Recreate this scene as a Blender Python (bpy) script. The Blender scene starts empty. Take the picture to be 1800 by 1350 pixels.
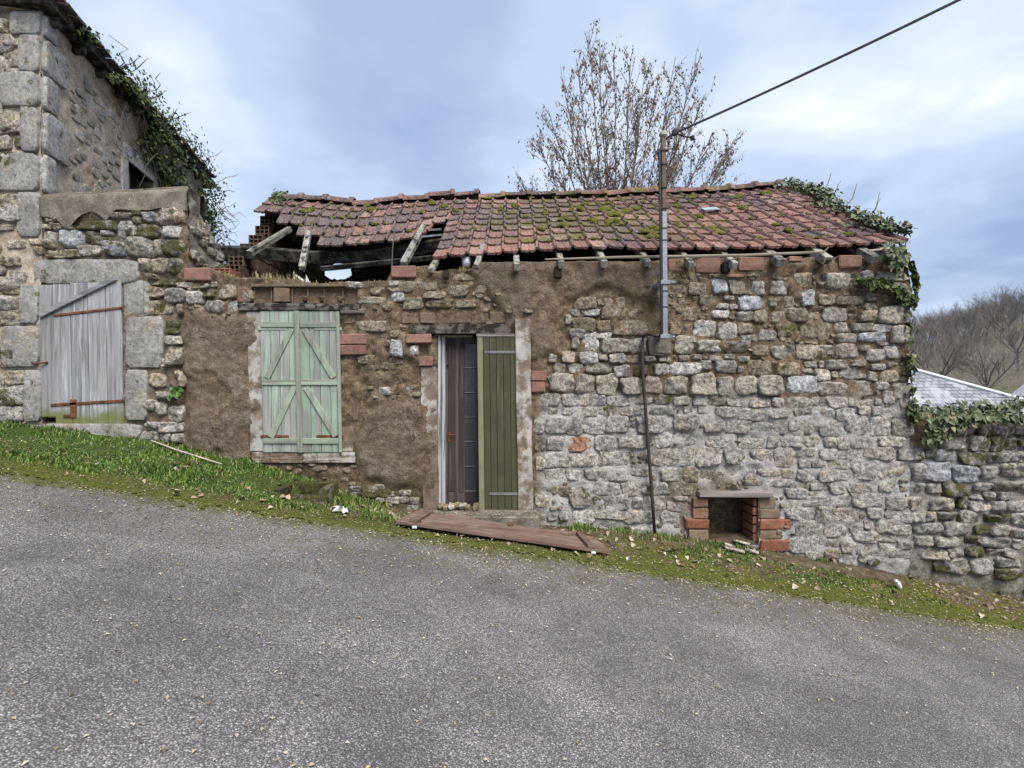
import bpy, math, random
import numpy as np
from mathutils import Vector, Matrix

# ------------------------------------------------------------------ camera, sky, sun, exposure
SC = bpy.context.scene
COL = SC.collection
F, D, CZ = 900.0, 5.8, 1.55            # focal length in photo pixels, distance of the facade, eye height
cam_d = bpy.data.cameras.new('camera'); cam = bpy.data.objects.new('camera', cam_d); COL.objects.link(cam)
cam_d.sensor_width = 36; cam_d.lens = 18.0; cam_d.clip_start = 0.05; cam_d.clip_end = 3000
cam.location = (0, 0, CZ); cam.rotation_euler = (math.radians(90), 0, 0)
SC.camera = cam
SC.view_settings.view_transform = 'Standard'; SC.view_settings.look = 'None'
SC.view_settings.gamma = 1; SC.view_settings.exposure = 1.88; SC.view_settings.use_curve_mapping = False
SUN_EL, SUN_AZ = math.radians(52), math.radians(152)     # azimuth clockwise from +Y

world = bpy.data.worlds.new('World'); SC.world = world; world.use_nodes = True
def build_world():
    nt = world.node_tree; nt.nodes.clear(); L = nt.links.new
    out = nt.nodes.new('ShaderNodeOutputWorld'); bg = nt.nodes.new('ShaderNodeBackground')
    sky = nt.nodes.new('ShaderNodeTexSky'); sky.sky_type = 'NISHITA'; sky.sun_disc = False
    sky.sun_elevation = SUN_EL; sky.sun_rotation = SUN_AZ; sky.air_density = 1.0; sky.dust_density = 1.5
    sm = nt.nodes.new('ShaderNodeVectorMath'); sm.operation = 'SCALE'; sm.inputs['Scale'].default_value = 0.10
    L(sky.outputs[0], sm.inputs[0])
    tc = nt.nodes.new('ShaderNodeTexCoord'); sep = nt.nodes.new('ShaderNodeSeparateXYZ'); L(tc.outputs['Generated'], sep.inputs[0])
    def m(op, a, b=None):
        x = nt.nodes.new('ShaderNodeMath'); x.operation = op
        for i, v in enumerate((a, b)):
            if v is None: continue
            if isinstance(v, (int, float)): x.inputs[i].default_value = v
            else: L(v, x.inputs[i])
        return x.outputs[0]
    zz = m('ADD', m('MAXIMUM', sep.outputs[2], 0.0), 0.22)
    cx, cy = m('DIVIDE', sep.outputs[0], zz), m('DIVIDE', sep.outputs[1], zz)
    cmb = nt.nodes.new('ShaderNodeCombineXYZ'); L(cx, cmb.inputs[0]); L(cy, cmb.inputs[1]); cmb.inputs[2].default_value = 3.7
    def noise(scale, detail, rough, off, dist=0.0):
        mp = nt.nodes.new('ShaderNodeMapping'); mp.inputs['Location'].default_value = off; L(cmb.outputs[0], mp.inputs[0])
        n = nt.nodes.new('ShaderNodeTexNoise'); L(mp.outputs[0], n.inputs['Vector'])
        n.inputs['Scale'].default_value = scale; n.inputs['Detail'].default_value = detail
        n.inputs['Roughness'].default_value = rough; n.inputs['Distortion'].default_value = dist
        return n.outputs[0]
    def ramp(f, stops):
        r = nt.nodes.new('ShaderNodeValToRGB'); L(f, r.inputs[0]); r.color_ramp.interpolation = 'EASE'
        e = r.color_ramp.elements
        while len(e) < len(stops): e.new(0.5)
        for el, (p, c) in zip(e, stops): el.position = p; el.color = (*c, 1)
        return r.outputs[0]
    n1 = noise(0.62, 4.0, 0.48, (WOFF[0], WOFF[1], 0), 0.35)
    n2 = noise(1.7, 5.0, 0.5, (WOFF[2], WOFF[3], 2.0), 0.2)
    comb = m('ADD', m('MULTIPLY', n1, 0.72), m('MULTIPLY', n2, 0.28))
    cl = ramp(comb, [(0.425, (0.088, 0.115, 0.176)), (0.48, (0.120, 0.151, 0.214)), (0.53, (0.160, 0.193, 0.252)),
                     (0.575, (0.210, 0.236, 0.274)), (0.622, (0.285, 0.294, 0.298))])
    add = nt.nodes.new('ShaderNodeMix'); add.data_type = 'RGBA'; add.inputs[0].default_value = 0.93
    L(sm.outputs[0], add.inputs[6]); L(cl, add.inputs[7])
    L(add.outputs[2], bg.inputs[0]); bg.inputs[1].default_value = 1.0
    L(bg.outputs[0], out.inputs[0])
WOFF = (3.22, 17.97, 21.98, 35.34)
build_world()
sun_d = bpy.data.lights.new('sun', 'SUN'); sun_d.energy = 1.5; sun_d.angle = math.radians(38); sun_d.color = (1.0, 0.93, 0.84)
sun = bpy.data.objects.new('sun', sun_d); COL.objects.link(sun)
sd = Vector((math.sin(SUN_AZ)*math.cos(SUN_EL), math.cos(SUN_AZ)*math.cos(SUN_EL), math.sin(SUN_EL)))
sun.rotation_euler = (-sd).to_track_quat('-Z', 'Y').to_euler(); sun.location = (0, -5, 20)

# ------------------------------------------------------------------ helpers
RND = random.Random(11)
NR = np.random.default_rng(5)
def X(px, d=D): return (px-900)*d/F
def Z(py, d=D): return CZ+(675-py)*d/F
def P(px, py, d=D): return (X(px, d), d, Z(py, d))
def lerp(a, b, t): return a+(b-a)*t
def sstep(a, b, x):
    t = np.clip((np.asarray(x, float)-a)/(b-a), 0, 1); return t*t*(3-2*t)

def _h(ix, iy, seed):
    n = (ix.astype(np.int64)*374761393+iy.astype(np.int64)*668265263+seed*1274126177) & 0xffffffff
    n = ((n ^ (n >> 13))*1274126177) & 0xffffffff
    n = n ^ (n >> 16)
    return (n & 0xffff)/65535.0
def vnoise(x, y, seed=0):
    x = np.asarray(x, float); y = np.asarray(y, float)
    ix, iy = np.floor(x), np.floor(y); fx, fy = x-ix, y-iy
    fx = fx*fx*(3-2*fx); fy = fy*fy*(3-2*fy)
    a, b = _h(ix, iy, seed), _h(ix+1, iy, seed); c, d = _h(ix, iy+1, seed), _h(ix+1, iy+1, seed)
    return (a+(b-a)*fx)+((c+(d-c)*fx)-(a+(b-a)*fx))*fy
def fbm(x, y, seed=0, oct=4, g=0.5):
    s, a, t = 0.0, 1.0, 0.0
    for o in range(oct):
        s = s+a*(vnoise(np.asarray(x)*2**o, np.asarray(y)*2**o, seed+o*17)-0.5); t += a; a *= g
    return s/t*2

W = {}                                                     # world position of every object's origin
def _link(o, parent, loc):
    COL.objects.link(o); W[o.name] = tuple(loc)
    if parent is not None:
        o.parent = parent; pl = W[parent.name]
        o.location = (loc[0]-pl[0], loc[1]-pl[1], loc[2]-pl[2])
    else: o.location = loc
    return o
def tag(o, label=None, cat=None, group=None, kind=None):
    if label: o['label'] = label
    if cat: o['category'] = cat
    if group: o['group'] = group
    if kind: o['kind'] = kind
    return o
def thing(name, loc, label, cat, group=None):
    o = bpy.data.objects.new(name, None); o.empty_display_size = 0.1
    _link(o, None, loc); return tag(o, label, cat, group)

class MB:
    def __init__(s): s.v = []; s.f = []
    def add(s, vs, fs):
        b = len(s.v); s.v += [tuple(p) for p in vs]; s.f += [tuple(i+b for i in f) for f in fs]; return s
    def box(s, c, size, R=None, ch=0.0, jit=0.0):
        hx, hy, hz = size[0]/2, size[1]/2, size[2]/2; vs = []; fs = []
        if ch <= 0:
            for z in (-1, 1):
                for y in (-1, 1):
                    for x in (-1, 1): vs.append(Vector((x*hx, y*hy, z*hz)))
            fs = [(0,2,3,1),(4,5,7,6),(0,1,5,4),(2,6,7,3),(0,4,6,2),(1,3,7,5)]
        else:
            idx = {}
            for z in (-1, 1):
                for y in (-1, 1):
                    for x in (-1, 1):
                        for a in range(3):
                            q = [x*hx, y*hy, z*hz]; k = [x, y, z]
                            for b in range(3):
                                if b != a: q[b] -= k[b]*ch
                            idx[(x, y, z, a)] = len(vs); vs.append(Vector(q))
            def I(x, y, z, a): return idx[(x, y, z, a)]
            for sg in (-1, 1):
                f = [I(sg,-1,-1,0), I(sg,1,-1,0), I(sg,1,1,0), I(sg,-1,1,0)]; fs.append(f if sg > 0 else f[::-1])
                f = [I(-1,sg,-1,1), I(-1,sg,1,1), I(1,sg,1,1), I(1,sg,-1,1)]; fs.append(f if sg > 0 else f[::-1])
                f = [I(-1,-1,sg,2), I(1,-1,sg,2), I(1,1,sg,2), I(-1,1,sg,2)]; fs.append(f if sg > 0 else f[::-1])
            for a_ in (-1, 1):
                for b_ in (-1, 1):
                    fs.append((I(a_,b_,-1,0), I(a_,b_,1,0), I(a_,b_,1,1), I(a_,b_,-1,1)))
                    fs.append((I(a_,-1,b_,0), I(a_,1,b_,0), I(a_,1,b_,2), I(a_,-1,b_,2)))
                    fs.append((I(-1,a_,b_,1), I(1,a_,b_,1), I(1,a_,b_,2), I(-1,a_,b_,2)))
            for x in (-1, 1):
                for y in (-1, 1):
                    for z in (-1, 1): fs.append((I(x,y,z,0), I(x,y,z,1), I(x,y,z,2)))
        if jit: vs = [v+Vector((RND.uniform(-jit, jit), RND.uniform(-jit, jit), RND.uniform(-jit, jit))) for v in vs]
        if R is not None: vs = [R @ v for v in vs]
        c = Vector(c); return s.add([v+c for v in vs], fs)
    def bar(s, a, b, w, t, up=(0, -1, 0), ch=0.0, jit=0.0):          # box from a to b, width w, thickness t along up
        a, b = Vector(a), Vector(b); d = (b-a); L = d.length; d.normalize(); u = Vector(up)
        u = (u-d*u.dot(d)).normalized(); w_ = d.cross(u)
        R = Matrix((d, w_, u)).transposed()
        return s.box((a+b)/2, (L, w, t), R, ch, jit)
    def tube(s, pts, rad, n=6, cap=True):
        pts = [Vector(p) for p in pts]; m = len(pts)
        if isinstance(rad, (int, float)): rad = [rad]*m
        vs = []; fs = []; ref = Vector((0.31, 0.17, 0.93))
        for i, p in enumerate(pts):
            d = (pts[min(i+1, m-1)]-pts[max(i-1, 0)])
            if d.length < 1e-9: d = Vector((0, 0, 1))
            d.normalize(); u = d.cross(ref)
            if u.length < 0.05: u = d.cross(Vector((1, 0, 0)))
            u.normalize(); w = d.cross(u)
            for k in range(n):
                a = 2*math.pi*k/n; vs.append(p+(u*math.cos(a)+w*math.sin(a))*rad[i])
        for i in range(m-1):
            for k in range(n):
                k2 = (k+1) % n; fs.append((i*n+k, i*n+k2, (i+1)*n+k2, (i+1)*n+k))
        if cap: fs.append(tuple(range(n))[::-1]); fs.append(tuple((m-1)*n+k for k in range(n)))
        return s.add(vs, fs)
    def lathe(s, c, prof, n=12):                                        # prof: (r, z)
        vs = []; fs = []
        for r, z in prof:
            for k in range(n):
                a = 2*math.pi*k/n; vs.append((c[0]+r*math.cos(a), c[1]+r*math.sin(a), c[2]+z))
        for i in range(len(prof)-1):
            for k in range(n):
                k2 = (k+1) % n; fs.append((i*n+k, i*n+k2, (i+1)*n+k2, (i+1)*n+k))
        return s.add(vs, fs)
    def build(s, name, mat, parent=None, smooth=False, origin=None, color=None):
        A = np.array(s.v, float)
        c = A.mean(0) if origin is None else np.array(origin, float)
        if origin is None and parent is None: c[2] = A[:, 2].min()
        me = bpy.data.meshes.new(name); me.from_pydata((A-c).tolist(), [], s.f)
        if smooth: me.polygons.foreach_set('use_smooth', [True]*len(me.polygons))
        me.update(); me.materials.append(mat)
        o = bpy.data.objects.new(name, me); _link(o, parent, c)
        if color is not None: o.color = (*color[:3], 1)
        return o
def copy_obj(o, parent, loc, color=None, name=None):
    c = o.copy()
    if name: c.name = name
    _link(c, parent, loc)
    if color is not None: c.color = (*color[:3], 1)
    return c

# ------------------------------------------------------------------ material helpers
class G:
    def __init__(s, name, rough=0.9, spec=0.25):
        s.m = bpy.data.materials.new(name); s.m.use_nodes = True; s.nt = s.m.node_tree
        s.b = s.nt.nodes['Principled BSDF']; s.b.inputs['Roughness'].default_value = rough
        s.b.inputs['Specular IOR Level'].default_value = spec
        g = s.nt.nodes.new('ShaderNodeNewGeometry'); s.pos = g.outputs['Position']; s.isl = g.outputs['Random Per Island']; s.nrm = g.outputs['Normal']
        oi = s.nt.nodes.new('ShaderNodeObjectInfo'); s.orand = oi.outputs['Random']; s.ocol = oi.outputs['Color']
    def put(s, sock, v):
        if isinstance(v, bpy.types.NodeSocket): s.nt.links.new(v, sock)
        elif isinstance(v, (tuple, list)) and len(v) == 3 and sock.type == 'RGBA': sock.default_value = (*v, 1)
        else: sock.default_value = v
    def n(s, t, ins=None, **kw):
        nd = s.nt.nodes.new(t)
        for k, v in kw.items(): setattr(nd, k, v)
        for k, v in (ins or {}).items(): s.put(nd.inputs[k], v)
        return nd
    def map(s, scale, vec=None, loc=(0, 0, 0), rot=(0, 0, 0)):
        if isinstance(scale, (int, float)): scale = (scale,)*3
        return s.n('ShaderNodeMapping', {'Vector': vec or s.pos, 'Scale': scale, 'Location': loc, 'Rotation': rot}).outputs[0]
    def noise(s, scale, detail=3, rough=0.55, vec=None, dist=0.0):
        return s.n('ShaderNodeTexNoise', {'Vector': vec or s.pos, 'Scale': scale, 'Detail': detail, 'Roughness': rough, 'Distortion': dist}).outputs[0]
    def vor(s, scale, vec=None, feature='F1', out='Distance', rnd=1.0):
        return s.n('ShaderNodeTexVoronoi', {'Vector': vec or s.pos, 'Scale': scale, 'Randomness': rnd}, feature=feature).outputs[out]
    def math(s, op, a, b=0.0, clamp=False):
        return s.n('ShaderNodeMath', {0: a, 1: b}, operation=op, use_clamp=clamp).outputs[0]
    def rng(s, v, a, b, c=0.0, d=1.0):
        return s.n('ShaderNodeMapRange', {'Value': v, 'From Min': a, 'From Max': b, 'To Min': c, 'To Max': d}, interpolation_type='SMOOTHSTEP').outputs[0]
    def mix(s, f, a, b, mode='MIX'):
        nd = s.nt.nodes.new('ShaderNodeMix'); nd.data_type = 'RGBA'; nd.blend_type = mode; nd.clamp_factor = True
        s.put(nd.inputs[0], f); s.put(nd.inputs[6], a); s.put(nd.inputs[7], b); return nd.outputs[2]
    def ramp(s, f, stops, interp='LINEAR'):
        r = s.n('ShaderNodeValToRGB', {'Fac': f}); e = r.color_ramp.elements; r.color_ramp.interpolation = interp
        while len(e) < len(stops): e.new(0.5)
        for el, (p, c) in zip(e, stops): el.position = p; el.color = (*c, 1)
        return r.outputs[0]
    def scale(s, col, f):                                               # colour times a factor
        return s.n('ShaderNodeVectorMath', {0: col, 'Scale': f}, operation='SCALE').outputs[0]
    def attr(s, name):
        return s.n('ShaderNodeAttribute', attribute_name=name).outputs['Color']
    def sep(s, c):
        return s.n('ShaderNodeSeparateColor', {0: c}).outputs
    def xyz(s, v=None):
        return s.n('ShaderNodeSeparateXYZ', {0: v or s.pos}).outputs
    def bump(s, h, strength=0.6, dist=0.02, normal=None):
        ins = {'Height': h, 'Strength': strength, 'Distance': dist}
        if normal is not None: ins['Normal'] = normal
        return s.n('ShaderNodeBump', ins).outputs[0]
    def out(s, col, normal=None, rough=None):
        s.put(s.b.inputs['Base Color'], col)
        if normal is not None: s.put(s.b.inputs['Normal'], normal)
        if rough is not None: s.put(s.b.inputs['Roughness'], rough)
        return s.m
M = {}
def flat(name, col, rough=0.8, spec=0.3, metal=0.0, var=0.25, bscale=40, bstr=0.2, nscale=6):
    g = G(name, rough, spec); g.b.inputs['Metallic'].default_value = metal
    n = g.noise(nscale, 5, 0.6); c = g.scale(col, g.rng(n, 0.25, 0.75, 1-var, 1+var))
    M[name] = g.out(c, g.bump(g.noise(bscale, 4), bstr, 0.01)); return M[name]
def wood(name, dark, light, axis='z', paint=None, cover=0.5, algae=None, rough=0.85, obj_var=0.25, bstr=0.5, char=0.0):
    g = G(name, rough, 0.25)
    st = {'z': (26, 26, 1.6), 'x': (1.6, 26, 26), 'y': (26, 1.6, 26)}[axis]
    off = g.n('ShaderNodeCombineXYZ', {0: g.math('MULTIPLY', g.orand, 37.0), 1: g.math('MULTIPLY', g.orand, 11.0), 2: g.math('MULTIPLY', g.orand, 23.0)}).outputs[0]
    v = g.n('ShaderNodeVectorMath', {0: g.map(st), 1: off}, operation='ADD').outputs[0]
    gr = g.noise(1.0, 6, 0.62, v, 0.4)
    c = g.ramp(gr, [(0.28, dark), (0.5, tuple(lerp(dark[i], light[i], .55) for i in range(3))), (0.72, light)])
    h = gr
    if paint:
        pm = g.noise(1.0, 5, 0.6, g.n('ShaderNodeVectorMath', {0: g.map(tuple(q*0.45 for q in st)), 1: off}, operation='ADD').outputs[0], 0.6)
        pf = g.rng(pm, 0.62-cover*0.3, 0.72-cover*0.3, 1.0, 0.0) if cover < 1 else 1.0
        pc = g.ramp(g.noise(5, 4, 0.6), [(0.3, tuple(q*0.82 for q in paint)), (0.7, tuple(min(q*1.15, 1) for q in paint))])
        c = g.mix(pf, c, pc)
    if char: c = g.mix(g.rng(g.noise(9, 5, 0.7), 0.62-char*0.4, 0.7-char*0.3, 0, 1), c, (0.018, 0.016, 0.015))
    c = g.scale(c, g.rng(g.orand, 0, 1, 1-obj_var, 1+obj_var))
    if algae:
        zz = g.math('ADD', g.xyz()[2], g.math('MULTIPLY', g.noise(7, 4), algae[1]*2))
        c = g.mix(g.rng(zz, algae[0]+algae[1]*0.6, algae[0]+algae[1]*1.7, algae[2], 0.0), c, (0.13, 0.15, 0.035))
    M[name] = g.out(c, g.bump(h, bstr, 0.012)); return M[name]
# ------------------------------------------------------------------ materials
def make_stone(name, moss=0.0, gain=1.0, lich=0.35, speck=0.6, bs=1.25, con=1.0):
    g = G(name, 0.92, 0.2)
    big = g.noise(6, 4, 0.6); mid = g.noise(24, 5, 0.65); fine = g.noise(130, 3, 0.7)
    c = g.scale(g.ocol, g.rng(big, 0.25, 0.75, 0.72*gain, 1.22*gain))
    c = g.scale(c, g.rng(mid, 0.32, 0.68, 1-0.46*con, 1+0.40*con))
    c = g.scale(c, g.rng(fine, 0.3, 0.7, 1-speck, 1+speck))
    warm = g.mix(g.rng(g.noise(4.3, 3), 0.52, 0.72), c, g.mix(1.0, c, (1.06, 0.95, 0.80), 'MULTIPLY'))
    li = g.rng(g.noise(15, 6, 0.7), 0.58, 0.66, 0, lich)
    c = g.mix(li, warm, (0.50, 0.50, 0.46))
    dk = g.rng(g.noise(19, 5, 0.7, g.map(1, loc=(5, 3, 1))), 0.60, 0.68, 0, 0.55*con)
    c = g.mix(dk, c, (0.075, 0.07, 0.06))
    if moss > 0:
        mm = g.rng(g.noise(8, 6, 0.65, g.map(1, loc=(2, 9, 4))), 0.60-moss*0.3, 0.68-moss*0.25, 0, 0.92)
        c = g.mix(mm, c, g.ramp(g.noise(45, 3), [(0.3, (0.032, 0.034, 0.013)), (0.7, (0.105, 0.100, 0.030))]))
    nb = g.bump(mid, 0.75*bs, 0.035); nb = g.bump(fine, 0.5*bs, 0.008, nb)
    M[name] = g.out(c, nb); return M[name]
make_stone('granite', 0.0); make_stone('granite_mossy', 0.30, 0.95); make_stone('granite_very_mossy', 0.62, 0.85)
make_stone('granite_dressed', 0.08, 1.0, lich=0.08, speck=0.34, bs=0.6, con=0.4)

def make_wall():                                     # R plaster, G grey mortar, B damp and moss
    g = G('wall_surface', 0.95, 0.15)
    a = g.sep(g.attr('zone')); pl, gm, dm = a[0], a[1], a[2]
    n1 = g.noise(3.2, 5, 0.6); n2 = g.noise(15, 6, 0.68); n3 = g.noise(70, 4, 0.7); n4 = g.noise(8, 6, 0.7, g.map((1, 1, 1.6), loc=(3, 1, 7)))
    earth = g.ramp(n2, [(0.26, (0.055, 0.040, 0.027)), (0.44, (0.125, 0.090, 0.058)), (0.56, (0.19, 0.143, 0.095)), (0.70, (0.30, 0.255, 0.19))])
    plaster = g.ramp(n4, [(0.25, (0.084, 0.064, 0.049)), (0.42, (0.132, 0.101, 0.075)), (0.56, (0.174, 0.136, 0.103)), (0.74, (0.25, 0.212, 0.17))])
    plaster = g.scale(plaster, g.rng(n1, 0.25, 0.75, 0.80, 1.18))
    pale = g.rng(g.noise(5.5, 6, 0.72, g.map((1, 1, .8), loc=(8, 2, 3))), 0.53, 0.64, 0, 0.62)
    plaster = g.mix(pale, plaster, (0.29, 0.25, 0.20))
    grey = g.ramp(g.noise(7, 6, 0.65), [(0.28, (0.22, 0.21, 0.19)), (0.48, (0.36, 0.352, 0.335)), (0.72, (0.47, 0.465, 0.46))])
    c = g.mix(gm, earth, grey); c = g.mix(pl, c, plaster)
    c = g.scale(c, g.rng(n3, 0.3, 0.7, 0.72, 1.28))
    mo = g.math('MULTIPLY', dm, g.rng(n2, 0.35, 0.6), True)
    c = g.mix(g.math('MULTIPLY', mo, 0.85), c, g.ramp(n3, [(0.3, (0.035, 0.036, 0.016)), (0.7, (0.09, 0.088, 0.03))]))
    cr = g.n('ShaderNodeTexVoronoi', {'Vector': g.n('ShaderNodeVectorMath', {0: g.pos, 1: g.scale(g.n('ShaderNodeTexNoise', {'Vector': g.pos, 'Scale': 4.0, 'Detail': 5}).outputs['Color'], 0.35)}, operation='ADD').outputs[0], 'Scale': 2.6}, feature='DISTANCE_TO_EDGE').outputs[0]
    crk = g.rng(cr, 0.0, 0.016, 1, 0)
    crk = g.math('MULTIPLY', crk, g.math('MULTIPLY', pl, g.rng(g.noise(2.3, 3), 0.45, 0.6)))
    c = g.mix(g.math('MULTIPLY', crk, 0.75), c, (0.03, 0.022, 0.015))
    nb = g.bump(n2, 0.9, 0.035); nb = g.bump(n4, 0.4, 0.03, nb); nb = g.bump(n3, 0.9, 0.014, nb); nb = g.bump(g.math('SUBTRACT', 1.0, crk), 0.8, 0.02, nb)
    M['wall_surface'] = g.out(c, nb)
make_wall()

def make_pointing():                                 # pale lime pointing of the tall house
    g = G('lime_pointing', 0.95, 0.15)
    n = g.noise(9, 6, 0.65); f = g.noise(60, 4, 0.7)
    c = g.ramp(n, [(0.25, (0.21, 0.17, 0.13)), (0.48, (0.37, 0.315, 0.25)), (0.72, (0.48, 0.43, 0.36))])
    c = g.mix(g.rng(g.noise(1.1, 3), 0.55, 0.7), c, g.mix(1.0, c, (1.03, 0.86, 0.73), 'MULTIPLY'))
    c = g.scale(c, g.rng(f, 0.3, 0.7, 0.75, 1.25))
    M['lime_pointing'] = g.out(c, g.bump(f, 0.6, 0.01, g.bump(n, 0.8, 0.03)))
make_pointing()

def make_concrete():
    g = G('concrete', 0.95, 0.15)
    n = g.noise(5, 6, 0.65); f = g.noise(55, 4, 0.7); z = g.xyz()[2]
    c = g.ramp(n, [(0.28, (0.075, 0.066, 0.055)), (0.5, (0.16, 0.143, 0.12)), (0.74, (0.27, 0.25, 0.21))])
    c = g.scale(c, g.rng(f, 0.3, 0.7, 0.75, 1.25))
    c = g.mix(g.rng(g.noise(30, 3, 0.6), 0.66, 0.72, 0, .8), c, (0.5, 0.49, 0.46))
    M['concrete'] = g.out(c, g.bump(f, 0.5, 0.01, g.bump(n, 0.6, 0.03)))
make_concrete()

def make_tile():
    g = G('roof_terracotta', 0.85, 0.25)
    n = g.noise(13, 6, 0.7); f = g.noise(70, 4, 0.7); big = g.noise(1.7, 4, 0.6)
    red = g.ramp(g.orand, [(0.0, (0.15, 0.083, 0.071)), (0.35, (0.205, 0.105, 0.087)), (0.7, (0.255, 0.134, 0.109)), (1.0, (0.285, 0.19, 0.163))])
    red = g.scale(red, g.rng(f, 0.3, 0.7, 0.78, 1.22))
    # object colour red channel carries how far a tile is covered in dark lichen
    oc = g.sep(g.ocol)
    thr = g.math('SUBTRACT', 0.645, g.math('MULTIPLY', oc[0], 0.27))
    dk = g.math('MULTIPLY', g.math('SUBTRACT', g.math('ADD', g.math('MULTIPLY', n, 0.75), g.math('MULTIPLY', big, 0.25)), thr), 13.0, True)
    c = g.mix(g.math('MULTIPLY', dk, 0.86), red, g.ramp(f, [(0.3, (0.035, 0.030, 0.031)), (0.7, (0.125, 0.108, 0.105))]))
    li = g.rng(g.noise(34, 5, 0.7, g.map(1, loc=(4, 4, 4))), 0.55, 0.63, 0, 0.72)
    c = g.mix(li, c, (0.33, 0.30, 0.28))
    mo = g.rng(g.math('ADD', g.noise(5, 6, 0.7, g.map(1, loc=(1, 7, 2))), g.math('MULTIPLY', oc[1], 0.16)), 0.66, 0.74, 0, 0.9)
    c = g.mix(mo, c, g.ramp(f, [(0.3, (0.06, 0.062, 0.016)), (0.7, (0.17, 0.155, 0.035))]))
    M['roof_terracotta'] = g.out(c, g.bump(f, 0.45, 0.008, g.bump(n, 0.4, 0.015)))
make_tile()

def make_brick():
    g = G('red_brick', 0.9, 0.2)
    n = g.noise(12, 5, 0.65); f = g.noise(90, 4, 0.7)
    c = g.scale(g.ocol, g.rng(n, 0.25, 0.75, 0.72, 1.25)); c = g.scale(c, g.rng(f, 0.3, 0.7, 0.78, 1.22))
    c = g.mix(g.rng(g.noise(22, 5, 0.7), 0.50, 0.62, 0, 0.75), c, (0.20, 0.155, 0.115))
    M['red_brick'] = g.out(c, g.bump(f, 0.5, 0.008, g.bump(n, 0.5, 0.02)))
make_brick()

def make_asphalt():
    g = G('asphalt', 0.86, 0.3)
    x = g.xyz()
    v = g.n('ShaderNodeTexVoronoi', {'Vector': g.pos, 'Scale': 125.0}); v2 = g.n('ShaderNodeTexVoronoi', {'Vector': g.pos, 'Scale': 41.0})
    rc = g.sep(v.outputs['Color']); rc2 = g.sep(v2.outputs['Color'])
    base = g.ramp(rc[0], [(0.0, (0.085, 0.080, 0.081)), (0.35, (0.145, 0.137, 0.138)), (0.75, (0.20, 0.190, 0.190)), (0.95, (0.28, 0.268, 0.262)), (1.0, (0.40, 0.385, 0.37))])
    big = g.noise(0.55, 5, 0.6); mid = g.noise(2.2, 5, 0.62)
    band = g.noise(1.0, 4, 0.6, g.map((0.16, 0.9, 1)))
    base = g.scale(base, g.rng(band, 0.3, 0.7, 1.02, 1.46)); base = g.scale(base, g.rng(big, 0.3, 0.7, 0.86, 1.24)); base = g.scale(base, g.rng(mid, 0.3, 0.7, 0.88, 1.14))
    base = g.mix(g.rng(v.outputs['Distance'], 0.35, 0.62, 0, 0.75), base, (0.052, 0.050, 0.050))
    base = g.mix(g.rng(rc2[1], 0.994, 0.997, 0, 0.4), base, (0.34, 0.31, 0.26))
    dst = g.math('SUBTRACT', g.math('SUBTRACT', x[1], g.math('MULTIPLY', x[0], 0.055)), 4.77)      # distance to the verge
    edge = g.math('ADD', dst, g.math('MULTIPLY', g.math('SUBTRACT', g.noise(3.0, 6, 0.7), 0.5), 0.55))
    mo = g.rng(edge, -0.30, 0.02, 0, 0.95)
    moc = g.ramp(g.noise(28, 4, 0.7), [(0.3, (0.045, 0.055, 0.014)), (0.55, (0.092, 0.108, 0.022)), (0.75, (0.15, 0.162, 0.036))])
    thin = g.math('MULTIPLY', g.rng(edge, -1.15, -0.35, 0, 0.42), g.rng(g.noise(6, 6, 0.75), 0.42, 0.6))
    c = g.mix(thin, base, (0.10, 0.092, 0.050)); c = g.mix(mo, c, moc)
    sp = g.noise(0.9, 5, 0.7, g.map(1, loc=(3.1, 5.2, 0)))
    c = g.mix(g.math('MULTIPLY', g.rng(sp, 0.56, 0.70, 0, 0.35), g.rng(g.noise(14, 5, .7), 0.4, 0.6)), c, (0.075, 0.072, 0.035))
    h = g.math('SUBTRACT', 1.0, v.outputs['Distance'])
    M['asphalt'] = g.out(c, g.bump(h, 0.85, 0.007))
make_asphalt()

def make_soil():                                     # R grass, G moss
    g = G('verge_soil', 0.95, 0.15)
    a = g.sep(g.attr('zone')); n = g.noise(11, 6, 0.7); f = g.noise(60, 4, 0.7)
    soil = g.ramp(n, [(0.28, (0.045, 0.034, 0.022)), (0.5, (0.115, 0.088, 0.055)), (0.72, (0.22, 0.18, 0.125))])
    moss = g.ramp(f, [(0.28, (0.042, 0.052, 0.013)), (0.5, (0.088, 0.104, 0.022)), (0.74, (0.155, 0.168, 0.045))])
    gras = g.ramp(n, [(0.3, (0.032, 0.055, 0.012)), (0.7, (0.085, 0.125, 0.028))])
    c = g.mix(a[0], soil, gras); c = g.mix(a[1], c, moss); c = g.scale(c, g.rng(f, 0.3, 0.7, 0.8, 1.2))
    M['verge_soil'] = g.out(c, g.bump(f, 0.9, 0.02, g.bump(n, 0.8, 0.05)))
make_soil()

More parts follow.
